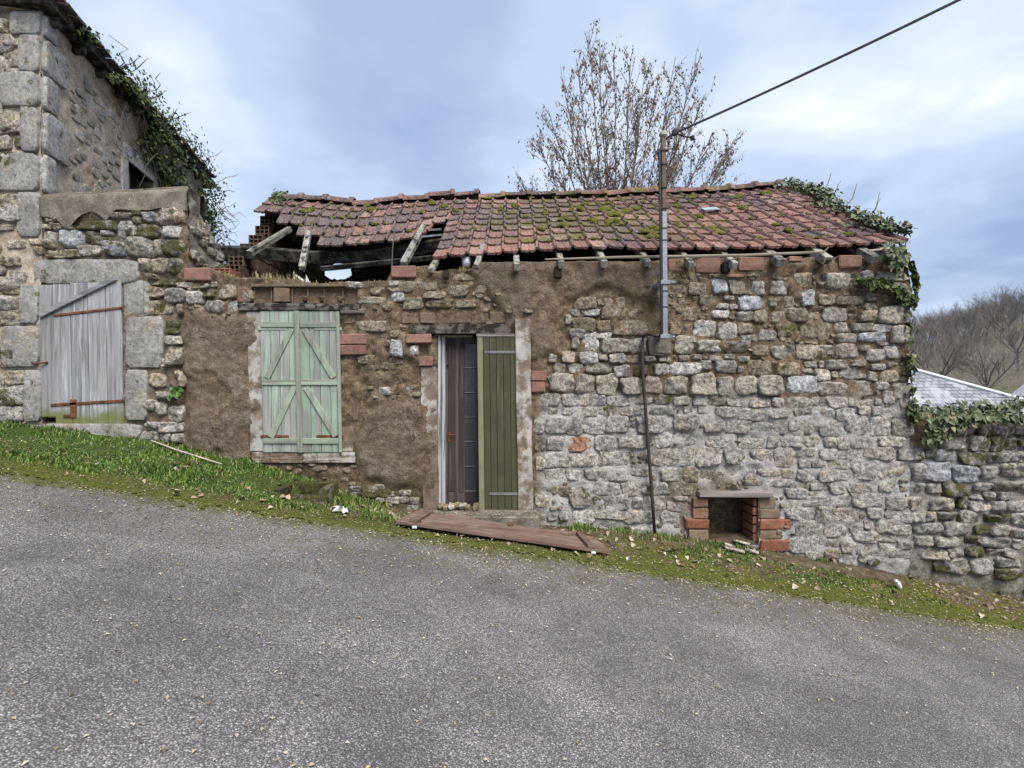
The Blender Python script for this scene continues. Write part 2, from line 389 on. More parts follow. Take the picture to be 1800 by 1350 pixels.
def leafmat(name, stops, rough=0.6, spec=0.35, trans=0.0):
    g = G(name, rough, spec); c = g.ramp(g.isl, stops)
    c = g.scale(c, g.rng(g.noise(3.5, 3), 0.3, 0.7, 0.8, 1.2))
    M[name] = g.out(c); return M[name]
leafmat('ivy_leaf', [(0, (0.018, 0.034, 0.010)), (0.5, (0.036, 0.058, 0.016)), (0.85, (0.080, 0.105, 0.028)), (1, (0.17, 0.19, 0.07))], 0.55, 0.22)
leafmat('ivy_leaf_dusty', [(0, (0.03, 0.045, 0.018)), (0.5, (0.08, 0.105, 0.05)), (0.85, (0.15, 0.18, 0.095)), (1, (0.22, 0.18, 0.09))], 0.5, 0.3)
leafmat('grass_blade', [(0, (0.036, 0.074, 0.013)), (0.45, (0.076, 0.145, 0.023)), (0.8, (0.152, 0.228, 0.042)), (1, (0.30, 0.27, 0.13))], 0.6, 0.3)
leafmat('dry_grass', [(0, (0.09, 0.08, 0.03)), (0.5, (0.22, 0.19, 0.09)), (1, (0.36, 0.31, 0.18))], 0.7, 0.2)
leafmat('dead_leaf', [(0, (0.12, 0.08, 0.045)), (0.35, (0.24, 0.18, 0.11)), (0.7, (0.38, 0.32, 0.22)), (1, (0.52, 0.47, 0.38))], 0.7, 0.25)
leafmat('seed_pod', [(0, (0.12, 0.085, 0.068)), (0.6, (0.21, 0.152, 0.12)), (1, (0.28, 0.205, 0.14))], 0.8, 0.2)
leafmat('fern_leaf', [(0, (0.02, 0.06, 0.01)), (1, (0.06, 0.13, 0.02))], 0.5, 0.4)
def moss_mat():
    g = G('moss', 1.0, 0.1); f = g.noise(60, 4, 0.7)
    M['moss'] = g.out(g.ramp(f, [(0.28, (0.050, 0.058, 0.013)), (0.5, (0.105, 0.112, 0.022)), (0.74, (0.19, 0.185, 0.045))]), g.bump(f, 1.0, 0.02))
moss_mat()
flat('bark', (0.175, 0.150, 0.135), 0.95, 0.1, var=0.35, bscale=30, bstr=0.5)
flat('bark_grey', (0.185, 0.17, 0.155), 0.95, 0.1, var=0.35)
flat('galvanised', (0.23, 0.25, 0.28), 0.5, 0.5, 0.55, var=0.18, nscale=14)
flat('mast_rust', (0.13, 0.095, 0.07), 0.75, 0.3, 0.2, var=0.4, nscale=10)
flat('black_plastic', (0.018, 0.018, 0.02), 0.5, 0.4)
flat('conduit_brown', (0.045, 0.034, 0.030), 0.6, 0.35)
flat('cable_grey', (0.060, 0.058, 0.062), 0.6, 0.3)
flat('rusty_iron', (0.135, 0.060, 0.033), 0.9, 0.2, 0.1, var=0.5, nscale=20, bstr=0.5)
flat('grey_iron', (0.15, 0.16, 0.165), 0.7, 0.4, 0.2, var=0.3)
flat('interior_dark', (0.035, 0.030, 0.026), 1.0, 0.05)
flat('white_litter', (0.74, 0.75, 0.76), 0.55, 0.3, var=0.08)
flat('blue_scrap', (0.26, 0.35, 0.40), 0.5, 0.4, var=0.2)
flat('zinc', (0.62, 0.66, 0.74), 0.45, 0.5, 0.3, var=0.1)
flat('far_wall', (0.36, 0.33, 0.28), 0.9, 0.2)
flat('pale_roof', (0.33, 0.33, 0.35), 0.8, 0.3)
flat('conifer', (0.022, 0.034, 0.020), 0.9, 0.2, var=0.4)
flat('pebble', (0.36, 0.33, 0.27), 0.9, 0.2, var=0.4, nscale=30)
def terrain_mat():
    g = G('hill_ground', 1.0, 0.1); n = g.noise(0.09, 6, 0.65); f = g.noise(1.3, 5, 0.7)
    c = g.ramp(f, [(0.3, (0.080, 0.072, 0.055)), (0.7, (0.155, 0.138, 0.105))])
    c = g.mix(g.rng(n, 0.54, 0.62, 0, 0.8), c, (0.075, 0.105, 0.030)); M['hill_ground'] = g.out(c, g.bump(f, 0.6, 0.3))
terrain_mat()
def whitewash():                                     # flaking limewash over brown stone trim
    g = G('limewashed_trim', 0.92, 0.2); x = g.xyz()
    n = g.noise(6.5, 6, 0.65); f = g.noise(60, 4, 0.7)
    base = g.ramp(g.noise(9, 5), [(0.3, (0.115, 0.085, 0.06)), (0.7, (0.21, 0.165, 0.125))])
    lim = g.ramp(g.noise(4, 5, 0.6), [(0.3, (0.26, 0.24, 0.215)), (0.55, (0.40, 0.39, 0.375)), (0.75, (0.46, 0.42, 0.34))])
    oc = g.sep(g.ocol)
    thr = g.math('SUBTRACT', 0.72, g.math('MULTIPLY', oc[0], 0.44))
    c = g.mix(g.math('MULTIPLY', g.math('SUBTRACT', n, thr), 7.0, True), base, lim)
    c = g.scale(c, g.rng(f, 0.3, 0.7, 0.84, 1.14))
    M['limewashed_trim'] = g.out(c, g.bump(f, 0.35, 0.008, g.bump(n, 0.5, 0.015)))
whitewash()
def slates():
    g = G('slate_roof', 0.6, 0.4)
    br = g.n('ShaderNodeTexBrick', {'Vector': g.map((1, 1, 1), rot=(0, 0, 0)), 'Color1': (0.15, 0.16, 0.19, 1), 'Color2': (0.27, 0.28, 0.32, 1), 'Mortar': (0.05, 0.05, 0.06, 1), 'Scale': 1.0, 'Mortar Size': 0.012, 'Brick Width': 0.22, 'Row Height': 0.13})
    x = g.xyz(); vec = g.n('ShaderNodeCombineXYZ', {0: x[0], 1: g.math('MULTIPLY', x[2], 1.35), 2: 0.0}).outputs[0]
    g.nt.links.new(vec, br.inputs['Vector'])
    c = g.mix(g.rng(g.noise(1.6, 5, 0.65), 0.44, 0.6, 0, 0.75), br.outputs[0], (0.40, 0.41, 0.45))
    M['slate_roof'] = g.out(c, g.bump(br.outputs[1], 0.5, -0.02))
slates()
def glass():
    g = G('wired_glass', 0.18, 0.5)
    w = g.n('ShaderNodeTexBrick', {'Vector': g.n('ShaderNodeCombineXYZ', {0: g.xyz()[0], 1: g.xyz()[2], 2: 0.0}).outputs[0], 'Color1': (0.02, 0.024, 0.026, 1), 'Color2': (0.026, 0.03, 0.033, 1), 'Mortar': (0.075, 0.082, 0.085, 1), 'Scale': 1.0, 'Mortar Size': 0.0012, 'Brick Width': 0.016, 'Row Height': 0.016}, offset=0.0)
    M['wired_glass'] = g.out(w.outputs[0], g.bump(w.outputs[1], 0.4, 0.003))
glass()
wood('weathered_rafter', (0.09, 0.085, 0.07), (0.34, 0.335, 0.29), 'y', algae=None, char=0.25)
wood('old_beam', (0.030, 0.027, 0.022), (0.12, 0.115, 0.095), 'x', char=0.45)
wood('lintel_wood', (0.030, 0.026, 0.022), (0.185, 0.17, 0.15), 'x', char=0.5, bstr=0.8)
wood('shelf_wood', (0.085, 0.075, 0.07), (0.24, 0.215, 0.20), 'x')
wood('lath_wood', (0.20, 0.17, 0.13), (0.45, 0.40, 0.33), 'x')
wood('blue_grey_plank', (0.12, 0.12, 0.12), (0.36, 0.37, 0.385), 'z', (0.40, 0.43, 0.475), 0.8, algae=(1.22, 0.13, 0.85), obj_var=0.14)
wood('grey_brace', (0.08, 0.08, 0.085), (0.33, 0.34, 0.36), 'x')
wood('mint_plank', (0.13, 0.14, 0.125), (0.32, 0.335, 0.32), 'z', (0.265, 0.36, 0.28), 0.66, obj_var=0.15)
wood('mint_rail', (0.10, 0.105, 0.09), (0.29, 0.305, 0.27), 'x', (0.25, 0.30, 0.235), 0.45, obj_var=0.1)
wood('mint_stile', (0.10, 0.105, 0.09), (0.29, 0.305, 0.27), 'z', (0.25, 0.30, 0.235), 0.45, obj_var=0.1)
wood('olive_plank', (0.040, 0.037, 0.027), (0.150, 0.143, 0.118), 'z', (0.080, 0.080, 0.046), 0.30, obj_var=0.24)
wood('grey_stile', (0.11, 0.105, 0.09), (0.30, 0.29, 0.25), 'z', (0.17, 0.175, 0.10), 0.3)
wood('brown_door', (0.035, 0.027, 0.026), (0.115, 0.095, 0.093), 'z', (0.048, 0.035, 0.034), 0.6, obj_var=0.1)
wood('peeled_frame', (0.075, 0.08, 0.09), (0.20, 0.20, 0.215), 'z', (0.34, 0.36, 0.38), 0.5, obj_var=0.1)
wood('fallen_board', (0.065, 0.045, 0.037), (0.25, 0.185, 0.15), 'x', (0.14, 0.088, 0.07), 0.45, obj_var=0.2)

BRICKS = [(0.27, 0.115, 0.085), (0.30, 0.14, 0.10), (0.25, 0.12, 0.095), (0.33, 0.16, 0.12)]
TONES = [(0.29, 0.275, 0.25), (0.31, 0.295, 0.27), (0.27, 0.25, 0.225), (0.31, 0.285, 0.245), (0.31, 0.275, 0.25), (0.34, 0.33, 0.31), (0.25, 0.235, 0.205), (0.29, 0.28, 0.27)]
def tone(g=1.0):
    t = RND.choice(TONES); k = RND.uniform(0.85, 1.15)*g; return tuple(q*k for q in t)

# ------------------------------------------------------------------ walls as relief sheets, and stones
class Frame:                                         # a vertical wall plane: origin, direction along, outward normal
    def __init__(s, o, u, n): s.o = Vector((o[0], o[1])); s.u = Vector(u).normalized(); s.n = Vector(n).normalized()
    def pt(s, k, z, off): q = s.o+s.u*k+s.n*off; return (q.x, q.y, z)
    def hit(s, px, py):                              # where the line of sight of a photo pixel meets the plane
        dx = (px-900)/F; a, b = s.u.x, s.u.y
        # t*dx = o.x+k*a ; t = o.y+k*b
        k = (s.o.y*dx-s.o.x)/(a-b*dx); t = s.o.y+k*b; return k, CZ+(675-py)/F*t
FACADE = Frame((0, D), (1, 0), (0, -1))

def wall_sheet(name, mat, fr, k0, k1, zb, zt, hfun, parent, holes=(), thick=0.45, res=0.026, reveal=0.2, caps=(True, True)):
    ks = set(np.round(np.linspace(k0, k1, int((k1-k0)/res)+2), 4)); zlo = min(zb(k) for k in np.linspace(k0, k1, 60)); zhi = max(zt(k) for k in np.linspace(k0, k1, 400))
    zs = set(np.round(np.linspace(zlo, zhi, int((zhi-zlo)/res)+2), 4))
    for a, b, c, d in holes:
        for e in (a, b): ks = {q for q in ks if abs(q-e) > res*0.4}; ks.add(round(e, 4))
        for e in (c, d): zs = {q for q in zs if abs(q-e) > res*0.4}; zs.add(round(e, 4))
    ks = np.array(sorted(ks)); zs = np.array(sorted(zs)); nk, nz = len(ks), len(zs)
    ZB = np.array([zb(k) for k in ks]); ZT = np.array([zt(k) for k in ks])
    K, ZZ = np.meshgrid(ks, zs, indexing='ij'); ZC = np.clip(ZZ, ZB[:, None], ZT[:, None])
    off, zone = hfun(K, ZC)
    q = np.stack([fr.o.x+fr.u.x*K+fr.n.x*off, fr.o.y+fr.u.y*K+fr.n.y*off, ZC], -1).reshape(-1, 3)
    i = np.arange(nk-1)[:, None]; j = np.arange(nz-1)[None, :]
    keep = ~(((zs[j] >= ZT[i]) & (zs[j] >= ZT[i+1])) | ((zs[j+1] <= ZB[i]) & (zs[j+1] <= ZB[i+1])))
    km = (ks[:-1]+ks[1:])/2; zm = (zs[:-1]+zs[1:])/2
    for a, b, c, d in holes: keep &= ~((km[:, None] > a) & (km[:, None] < b) & (zm[None, :] > c) & (zm[None, :] < d))
    base = (i*nz+j); fq = np.stack([base, base+nz, base+nz+1, base+1], -1)[keep]
    flip = fr.u.x*fr.n.y-fr.u.y*fr.n.x > 0
    faces = [tuple(f[::-1]) if flip else tuple(f) for f in fq.tolist()]
    V = q.tolist(); zc = zone.reshape(-1, 3).tolist()
    def addv(p, z): V.append(p); zc.append(z); return len(V)-1
    tops = []
    for a in range(nk):
        jt = min(int(np.searchsorted(zs, ZT[a])), nz-1); f0 = a*nz+jt
        b0 = addv(fr.pt(ks[a], ZT[a], -thick), zc[f0]); c0 = addv(fr.pt(ks[a], ZB[a], -thick), zc[f0]); tops.append((f0, b0, c0))
    for a in range(nk-1):
        t, u = tops[a], tops[a+1]; faces.append((t[0], u[0], u[1], t[1])); faces.append((t[1], u[1], u[2], t[2]))
    for side, on in ((0, caps[0]), (nk-1, caps[1])):
        if not on: continue
        pv = None
        for b in range(nz):
            if zs[b] < ZB[side]-res or zs[b] > ZT[side]+res: continue
            w = addv(fr.pt(ks[side], ZC[side, b], -thick), zc[side*nz+b])
            if pv is not None: faces.append((pv[0], side*nz+b, w, pv[1]))
            pv = (side*nz+b, w)
    for a, b, c, d in holes:
        z3 = [0.0, 0.0, 0.2]
        r = [addv(fr.pt(kk, zz, oo), z3) for oo in (0.004, -reveal) for kk, zz in ((a, c), (b, c), (b, d), (a, d))]
        for e in range(4): faces.append((r[e], r[(e+1) % 4], r[4+(e+1) % 4], r[4+e]))
    A = np.array(V); cen = A.mean(0) if parent is not None else np.array([A[:, 0].mean(), A[:, 1].mean(), A[:, 2].min()])
    me = bpy.data.meshes.new(name); me.from_pydata((A-cen).tolist(), [], faces)
    at = me.color_attributes.new('zone', 'FLOAT_COLOR', 'POINT')
    at.data.foreach_set('color', np.concatenate([np.clip(np.array(zc), 0, 1), np.ones((len(zc), 1))], 1).ravel())
    me.polygons.foreach_set('use_smooth', [True]*len(me.polygons)); me.update(); me.materials.append(mat)
    o = bpy.data.objects.new(name, me); _link(o, parent, cen); return o

def stone_geo(fr, k, z, w, h, base, proud, sq=0.75, n=18, rough=0.3, rng=None):
    """vertices and faces of one rough stone lying in a wall plane"""
    rng = rng or NR; A = np.arange(n)/n*2*np.pi+np.pi/n
    e = 12.0; rr = (np.abs(np.cos(A))**e+np.abs(np.sin(A))**e)**(-1/e)
    if sq < 1.2:                                     # angular outline: a box with tilted sides and knocked-off corners
        th = [q*np.pi/2+rng.normal(0, 0.09) for q in range(4)]; dd = [1.0+rng.uniform(-0.06, 0.05) for q in range(4)]
        for q in range(4):
            if rng.random() < 0.85: th.append(np.pi/4+q*np.pi/2+rng.normal(0, 0.25)); dd.append(rng.uniform(lerp(1.0, 1.2, sq), 1.36))
        cc = np.stack([d_/np.maximum(np.cos(A-t_), 1e-3) for t_, d_ in zip(th, dd)]); rr = np.minimum(cc.min(0), 1.42)
    j = 0.2 if sq < 1.2 else 0.05
    cj = rng.uniform(-j, j*0.35, (2, 2, 2)); tl = rng.normal(0, 1, 2)*rough*0.55; sd = int(rng.integers(0, 999))
    jit = 1+rng.uniform(-0.08, 0.04, n)*(1 if sq < 1.2 else 0.25)
    if sq < 1.2: rings = [(1.03, -0.06), (1.0, proud*0.10), (0.965, proud*0.66), (0.87, proud*0.94), (0.62, proud*1.02), (0.30, proud*1.04)]
    else: rings = [(1.01, -0.06), (1.0, proud*0.55), (0.985, proud*0.92), (0.955, proud), (0.62, proud), (0.30, proud)]
    vs, fs = [], []; rg = np.array([q[0] for q in rings])[:, None]; pg = np.array([q[1] for q in rings])[:, None]
    ux, uz = np.cos(A)*rr*jit*rg, np.sin(A)*rr*jit*rg; dx = 0; dz = 0
    for i, si in ((0, -1), (1, 1)):
        for q, sq_ in ((0, -1), (1, 1)):
            wt = np.clip((1+si*ux)/2, 0, 1)*np.clip((1+sq_*uz)/2, 0, 1); dx = dx+wt*si*cj[i, q, 0]; dz = dz+wt*sq_*cj[i, q, 1]
    ox, oz = (ux+dx)*w/2, (uz+dz)*h/2
    dp = (tl[0]*ux+tl[1]*uz)*proud+rough*proud*1.7*fbm((k+ox)*10+sd, (z+oz)*12, sd, 3)+rough*0.012*fbm((k+ox)*38, (z+oz)*38, sd+5, 2)
    act = (np.arange(len(rings)) >= 2)[:, None]
    ox = ox+act*rng.normal(0, 0.012*w, ox.shape)*rough; oz = oz+act*rng.normal(0, 0.012*h, oz.shape)*rough; pp = pg+act*dp
    O = np.stack([fr.o.x+fr.u.x*(k+ox)+fr.n.x*(base+pp), fr.o.y+fr.u.y*(k+ox)+fr.n.y*(base+pp), z+oz], -1).reshape(-1, 3)
    vs = [tuple(p) for p in O.tolist()]
    m = len(rings); cen = Vector((0, 0, 0))
    for a in range(n): cen += Vector(vs[(m-1)*n+a])
    vs.append(tuple(cen/n))
    flip = fr.u.x*fr.n.y-fr.u.y*fr.n.x > 0
    for r in range(m-1):
        for a in range(n):
            b = (a+1) % n; f = (r*n+a, r*n+b, (r+1)*n+b, (r+1)*n+a); fs.append(f[::-1] if flip else f)
    for a in range(n):
        f = ((m-1)*n+a, (m-1)*n+(a+1) % n, m*n); fs.append(f[::-1] if flip else f)
    return vs, fs
def parse(ox, oy, sc, txt):
    out = []
    for it in txt.replace('\n', ' ').split(';'):
        p = it.split()
        if len(p) < 4: continue
        q = [float(v)*10/sc for v in p[:4]]; out.append((ox+q[0], oy+q[1], ox+q[2], oy+q[3], p[4] if len(p) > 4 else ''))
    return out
def courses(x0, x1, y0, y1, h0, h1, w0, w1, seed):
    r = random.Random(seed); out = []; y = y0
    while y < y1:
        h = r.uniform(h0, h1); x = x0+r.uniform(-8, 0)
        while x < x1: w = r.uniform(w0, w1); out.append((x+.8, y+.8+r.uniform(0, 2), x+w-.8, y+h-.8, r.choice(['', '', '', 'w', 'r', 'm', 'p']))); x += w
        y += h
    return out
def lay_stones(items, fr, offfun, parent, limit, matfun, proudfun, gap=0.0, name='stone'):
    """items: photo rectangles on the wall; the largest become objects, the rest one part"""
    rec = []
    for (a, b, c, d, fl) in items:
        k0, z1 = fr.hit(a, b); k1, z0 = fr.hit(c, d)
        rec.append((abs((k1-k0)*(z1-z0)), (k0+k1)/2, (z0+z1)/2, abs(k1-k0)*(1.0 if 'b' in fl else 1.07), abs(z1-z0)*(1.0 if 'b' in fl else 1.08), fl, (a+c)/2, (b+d)/2))
    rec.sort(key=lambda r: -r[0]); rest = MB()
    for i, (ar, k, z, w, h, fl, cx, cy) in enumerate(rec):
        off, _ = offfun(np.array([[k]]), np.array([[z]]))
        blk = 'b' in fl
        v, f = stone_geo(fr, k, z, w, h, float(off[0, 0]), proudfun(cx, cy, fl)*RND.uniform(0.8, 1.25), sq=(1.5 if blk else RND.uniform(0.2, 0.85)), n=(24 if blk else 22), rough=(0.12 if blk else 0.5))
        if i < limit:
            mb = MB(); mb.add(v, f); mt, col = matfun(cx, cy, fl)
            mb.build(name, mt, parent, smooth=True, color=col)
        else: rest.add(v, f)
    if rest.v: tag(rest.build('small_'+name+'s', M['granite'], parent, smooth=True, color=(0.28, 0.26, 0.23)), kind='stuff')
# ------------------------------------------------------------------ ground
BASE_X = np.array([X(q) for q in (-400, 0, 250, 440, 560, 640, 740, 950, 1150, 1380, 1600, 1800, 2300)])
BASE_Z = np.array([Z(q) for q in (650, 742, 772, 812, 850, 880, 896, 922, 932, 972, 1012, 1052, 1140)])
def zroad(x, y=0):
    x = np.asarray(x, float); y = np.asarray(y, float)
    return -0.17*np.clip(x, -18, 18)+0.012*fbm(x*0.5, y*0.5, 3, 2)-0.004*np.clip(-y, 0, 6)
def edge(x): return 4.77+0.055*np.asarray(x, float)
def zground(x, y):
    x = np.asarray(x, float); y = np.asarray(y, float); e = edge(x)
    t = np.clip((y-e)/(5.8-e), 0, 1.2); s = t*t*(3-2*t) if False else t
    zb = np.interp(x, BASE_X, BASE_Z)
    z = lerp(zroad(x, y)+0.02, zb, np.clip(s, 0, 1))
    z = z-0.26*sstep(1.15, 0.75, np.hypot((x+2.125)/.24, (y-5.335)/.20))
    return z+0.035*fbm(x*2.2, y*2.2, 9, 4)*np.clip(t*5, 0, 1)+0.012*fbm(x*9, y*9, 19, 3)*np.clip(t*4, 0, 1)
def terrain_z(x, y):
    x = np.asarray(x, float); y = np.asarray(y, float)
    near = -0.17*np.clip(x, -14, 11)-0.35
    r = x/np.maximum(y, 1.0)
    hill = (19*sstep(42, 120, y)+16*sstep(110, 420, y))*(.62*sstep(0.58, 0.76, r)+.38*sstep(.76, 1.05, r))*sstep(20, 50, y)
    low = -2.5*sstep(10, 40, np.hypot(x, y-5))
    return near*(1-sstep(20, 60, np.hypot(x, y)))+low+hill+0.8*fbm(x*0.03, y*0.03, 4, 3)*sstep(30, 60, np.hypot(x, y))
def sheet(name, xs, ys, zf, mat, kind='structure', zone=None):
    XX, YY = np.meshgrid(xs, ys, indexing='ij')
    if callable(ys): pass
    ZZ = zf(XX, YY); nx, ny = XX.shape
    V = np.stack([XX, YY, ZZ], -1).reshape(-1, 3); i = np.arange(nx-1)[:, None]; j = np.arange(ny-1)[None, :]
    b = i*ny+j; fq = np.stack([b, b+ny, b+ny+1, b+1], -1).reshape(-1, 4)
    me = bpy.data.meshes.new(name); me.from_pydata(V.tolist(), [], fq.tolist())
    if zone is not None:
        zc = zone(XX, YY).reshape(-1, 3); at = me.color_attributes.new('zone', 'FLOAT_COLOR', 'POINT')
        at.data.foreach_set('color', np.concatenate([np.clip(zc, 0, 1), np.ones((len(zc), 1))], 1).ravel())
    me.polygons.foreach_set('use_smooth', [True]*len(me.polygons)); me.update(); me.materials.append(mat)
    o = bpy.data.objects.new(name, me); _link(o, None, (0, 0, 0)); o['kind'] = kind; return o
def grow(a, b, n, p=2.2):
    t = np.linspace(-1, 1, n); return (a+b)/2+(b-a)/2*np.sign(t)*np.abs(t)**p
sheet('ground', grow(-420, 520, 120, 2.6), np.concatenate([np.linspace(-90, 5, 16), np.linspace(7, 60, 50), np.linspace(64, 200, 40), np.linspace(215, 900, 20)]), terrain_z, M['hill_ground'])
# road: rows run to just under the verge
rx = np.concatenate([np.linspace(-40, -9, 16), np.linspace(-8.8, 8.8, 180), np.linspace(9, 40, 16)])
RXX = np.repeat(rx[:, None], 60, 1); tt = np.linspace(0, 1, 60)**0.75
RYY = -14+(edge(RXX)+0.30+14)*tt[None, :]
def road_sheet():
    ZZ = zroad(RXX, RYY)-0.02*sstep(0.05, 0.3, RYY-edge(RXX)); V = np.stack([RXX, RYY, ZZ], -1).reshape(-1, 3)
    nx, ny = RXX.shape; i = np.arange(nx-1)[:, None]; j = np.arange(ny-1)[None, :]; b = i*ny+j
    me = bpy.data.meshes.new('road'); me.from_pydata(V.tolist(), [], np.stack([b, b+ny, b+ny+1, b+1], -1).reshape(-1, 4).tolist())
    me.polygons.foreach_set('use_smooth', [True]*len(me.polygons)); me.update(); me.materials.append(M['asphalt'])
    o = bpy.data.objects.new('road', me); _link(o, None, (0, 0, 0)); o['kind'] = 'structure'
road_sheet()
# verge
def grass_amt(x, y):
    d = y-edge(x)
    g = sstep(-1.2, -2.2, x)*sstep(0.10, 0.28, d+0.10*fbm(x*1.7, y*1.7, 31, 3))
    g = np.maximum(g, 0.8*sstep(-0.05, 0.25, fbm(x*1.3, y*2.2, 77, 3))*sstep(0.12, 0.25, d)*sstep(0.2, 0.9, x))
    return g
def verge_sheet():
    xs = np.linspace(-9, 9.5, 420); ts = np.linspace(0, 1, 44)
    XX = np.repeat(xs[:, None], 44, 1); YY = edge(XX)-0.03+0.05*fbm(XX*2.5, XX*0+1, 5, 4)*(1-ts[None, :])+(6.0-edge(XX)+0.03)*ts[None, :]
    ZZ = zground(XX, YY); ZZ[:, 0] -= 0.03
    d = YY-edge(XX); n = fbm(XX*3, YY*3, 41, 4)
    gr = grass_amt(XX, YY); mo = np.clip(sstep(0.34, 0.14, d+0.22*n)+0.95*sstep(-0.12, 0.2, fbm(XX*1.9, YY*1.9, 52, 4))*sstep(0.0, 0.8, XX)*sstep(.85, .5, d), 0, 1)
    zone = np.stack([gr, mo, 0*gr], -1).reshape(-1, 3)
    V = np.stack([XX, YY, ZZ], -1).reshape(-1, 3); nx, ny = XX.shape; i = np.arange(nx-1)[:, None]; j = np.arange(ny-1)[None, :]; b = i*ny+j
    me = bpy.data.meshes.new('verge'); me.from_pydata(V.tolist(), [], np.stack([b, b+ny, b+ny+1, b+1], -1).reshape(-1, 4).tolist())
    at = me.color_attributes.new('zone', 'FLOAT_COLOR', 'POINT'); at.data.foreach_set('color', np.concatenate([np.clip(zone, 0, 1), np.ones((len(zone), 1))], 1).ravel())
    me.polygons.foreach_set('use_smooth', [True]*len(me.polygons)); me.update(); me.materials.append(M['verge_soil'])
    o = bpy.data.objects.new('verge', me); _link(o, None, (0, 0, 0)); o['kind'] = 'structure'
verge_sheet()
def gz(x, y): return float(zground(x, y))

# ------------------------------------------------------------------ the ruined cottage
COT = thing('cottage', (0.4, 6.0, gz(0.4, 5.8)), 'ruined stone cottage with a collapsing red tiled roof, brown plaster and closed shutters', 'house')
def srect(px, py, x0, y0, x1, y1, s=14):
    return sstep(x0-s, x0+s, px)*sstep(x1+s, x1-s, px)*sstep(y0-s, y0+s, py)*sstep(y1+s, y1-s, py)
def facade_relief(K, Zv):
    px = 900+K*F/D; py = 675-(Zv-CZ)*F/D
    wx = px+34*fbm(K*2.3, Zv*2.3, 1, 4); wy = py+34*fbm(K*2.3, Zv*2.3, 2, 4)
    pl = srect(wx, wy, 322, 552, 452, 830)
    pl = np.maximum(pl, srect(wx, wy, 632, 715, 760, 848))
    ctr = srect(wx, wy, 800, 455, 1168, 600)*sstep(-10, 14, (px-842)-(py-500)*0.86)
    ctr = np.maximum(ctr, srect(wx, wy, 930, 560, 992, 640))
    ctr *= 1-sstep(1.15, 0.85, np.hypot((wx-1078)/88, (wy-572)/58))
    pl = np.maximum(pl, ctr)
    pl = np.maximum(pl, 0.9*srect(wx, wy, 625, 575, 742, 720)*sstep(-.1, .2, fbm(K*4, Zv*4, 8, 3)))
    gm = sstep(690, 735, wy+0.03*(px-950))*sstep(935, 965, px)
    gm = gm*(1-0.75*sstep(1.0, 0.6, np.hypot((wx-1225)/75, (wy-880)/60)))
    dm = np.maximum(sstep(815, 890, wy)*sstep(960, 900, px)*0.85, 0.5*sstep(-0.16, -0.02, -np.abs(K-(0.08+K*0+1.5))*0.9)*srect(wx, wy, 1120, 520, 1175, 720, 12))
    dm = np.maximum(dm, 0.7*sstep(985, 1025, wy)*sstep(1500, 1600, px))
    rub = sstep(640, 600, np.abs(px-790)*4) * 0
    off = 0.042*pl+0.028*fbm(K*1.1, Zv*1.1, 6, 3)+(1-pl)*0.045*fbm(K*8, Zv*9, 7, 4)+pl*0.016*fbm(K*5, Zv*7, 12, 5, .55)+0.008*fbm(K*26, Zv*26, 15, 2)
    fk = sstep(-0.03, 0.0, fbm(K*2.1, Zv*2.1, 45, 5, .6)+.06)
    off = off+0.012*gm+0.020*pl*fk
    return off, np.stack([pl*(.25+.75*fk), gm, dm], -1)
TOPX = np.array([X(q) for q in (300, 330, 385, 420, 520, 545, 600, 682, 690, 755, 764, 800, 828, 838, 900, 1000, 1150, 1205, 1300, 1400, 1500, 1592, 1640)])
TOPZ = np.array([Z(q) for q in (478, 482, 480, 488, 490, 497, 496, 495, 470, 468, 478, 474, 477, 464, 462, 461, 459, 454, 453, 452, 452, 452, 452)])
def cot_top(k): return float(np.interp(k, TOPX, TOPZ)+0.016*fbm(k*7, 0.3, 3, 3))
def cot_bot(k): return float(np.interp(k, BASE_X, BASE_Z))-0.35
DOOR = (X(769), X(908), Z(894), Z(587)); NICHE = (X(1243), X(1332), Z(957), Z(872)); WIN = (X(462), X(598), Z(793), Z(549))
HB = (X(443), X(630), Z(533), Z(504))
wall = wall_sheet('front_wall', M['wall_surface'], FACADE, X(321), X(1598), cot_bot, cot_top, facade_relief, COT, holes=[DOOR, NICHE, WIN, HB], reveal=0.30, caps=(False, True))

S_FAC = []
S_FAC += parse(940, 460, 7.5, '''52 46 82 62 e;81 48 104 59 e;106 46 120 59 e;61 62 85 72;48 62 61 72 e;86 57 118 75 e;113 62 140 75 e;48 73 80 91 e;81 76 103 92 e;102 78 149 97 e;39 70 48 83 p;44 89 66 101;81 93 101 102 p;60 94 85 119 p;86 101 128 121;125 101 147 120;48 100 58 115''')
S_FAC += parse(940, 600, 7.5, '''18 16 30 28;35 13 53 29 r;56 14 84 29 p;84 14 96 25;96 15 119 29;119 18 140 29 e;142 19 157 27;163 21 173 27;24 29 41 43;43 29 66 42 p;65 27 103 42;103 31 124 47;130 31 150 46 m;155 29 176 45;
18 43 52 67 q;54 44 80 69 q;80 44 111 71 q;113 47 142 71 qu;145 45 167 69 r;5 68 33 86;33 69 73 87;72 70 93 85;94 71 128 86;128 72 155 83;155 70 179 83 m;16 87 31 97;33 88 52 97;54 86 83 99 w;84 86 112 99;112 87 130 98 w;131 88 148 98;152 85 186 97;
0 101 13 121;15 100 42 122;40 98 62 122;63 102 94 124;93 97 125 120;134 98 174 122;0 124 14 145 d;16 124 38 145;40 125 76 146 R;78 124 108 146;112 123 150 142;158 120 180 140''')
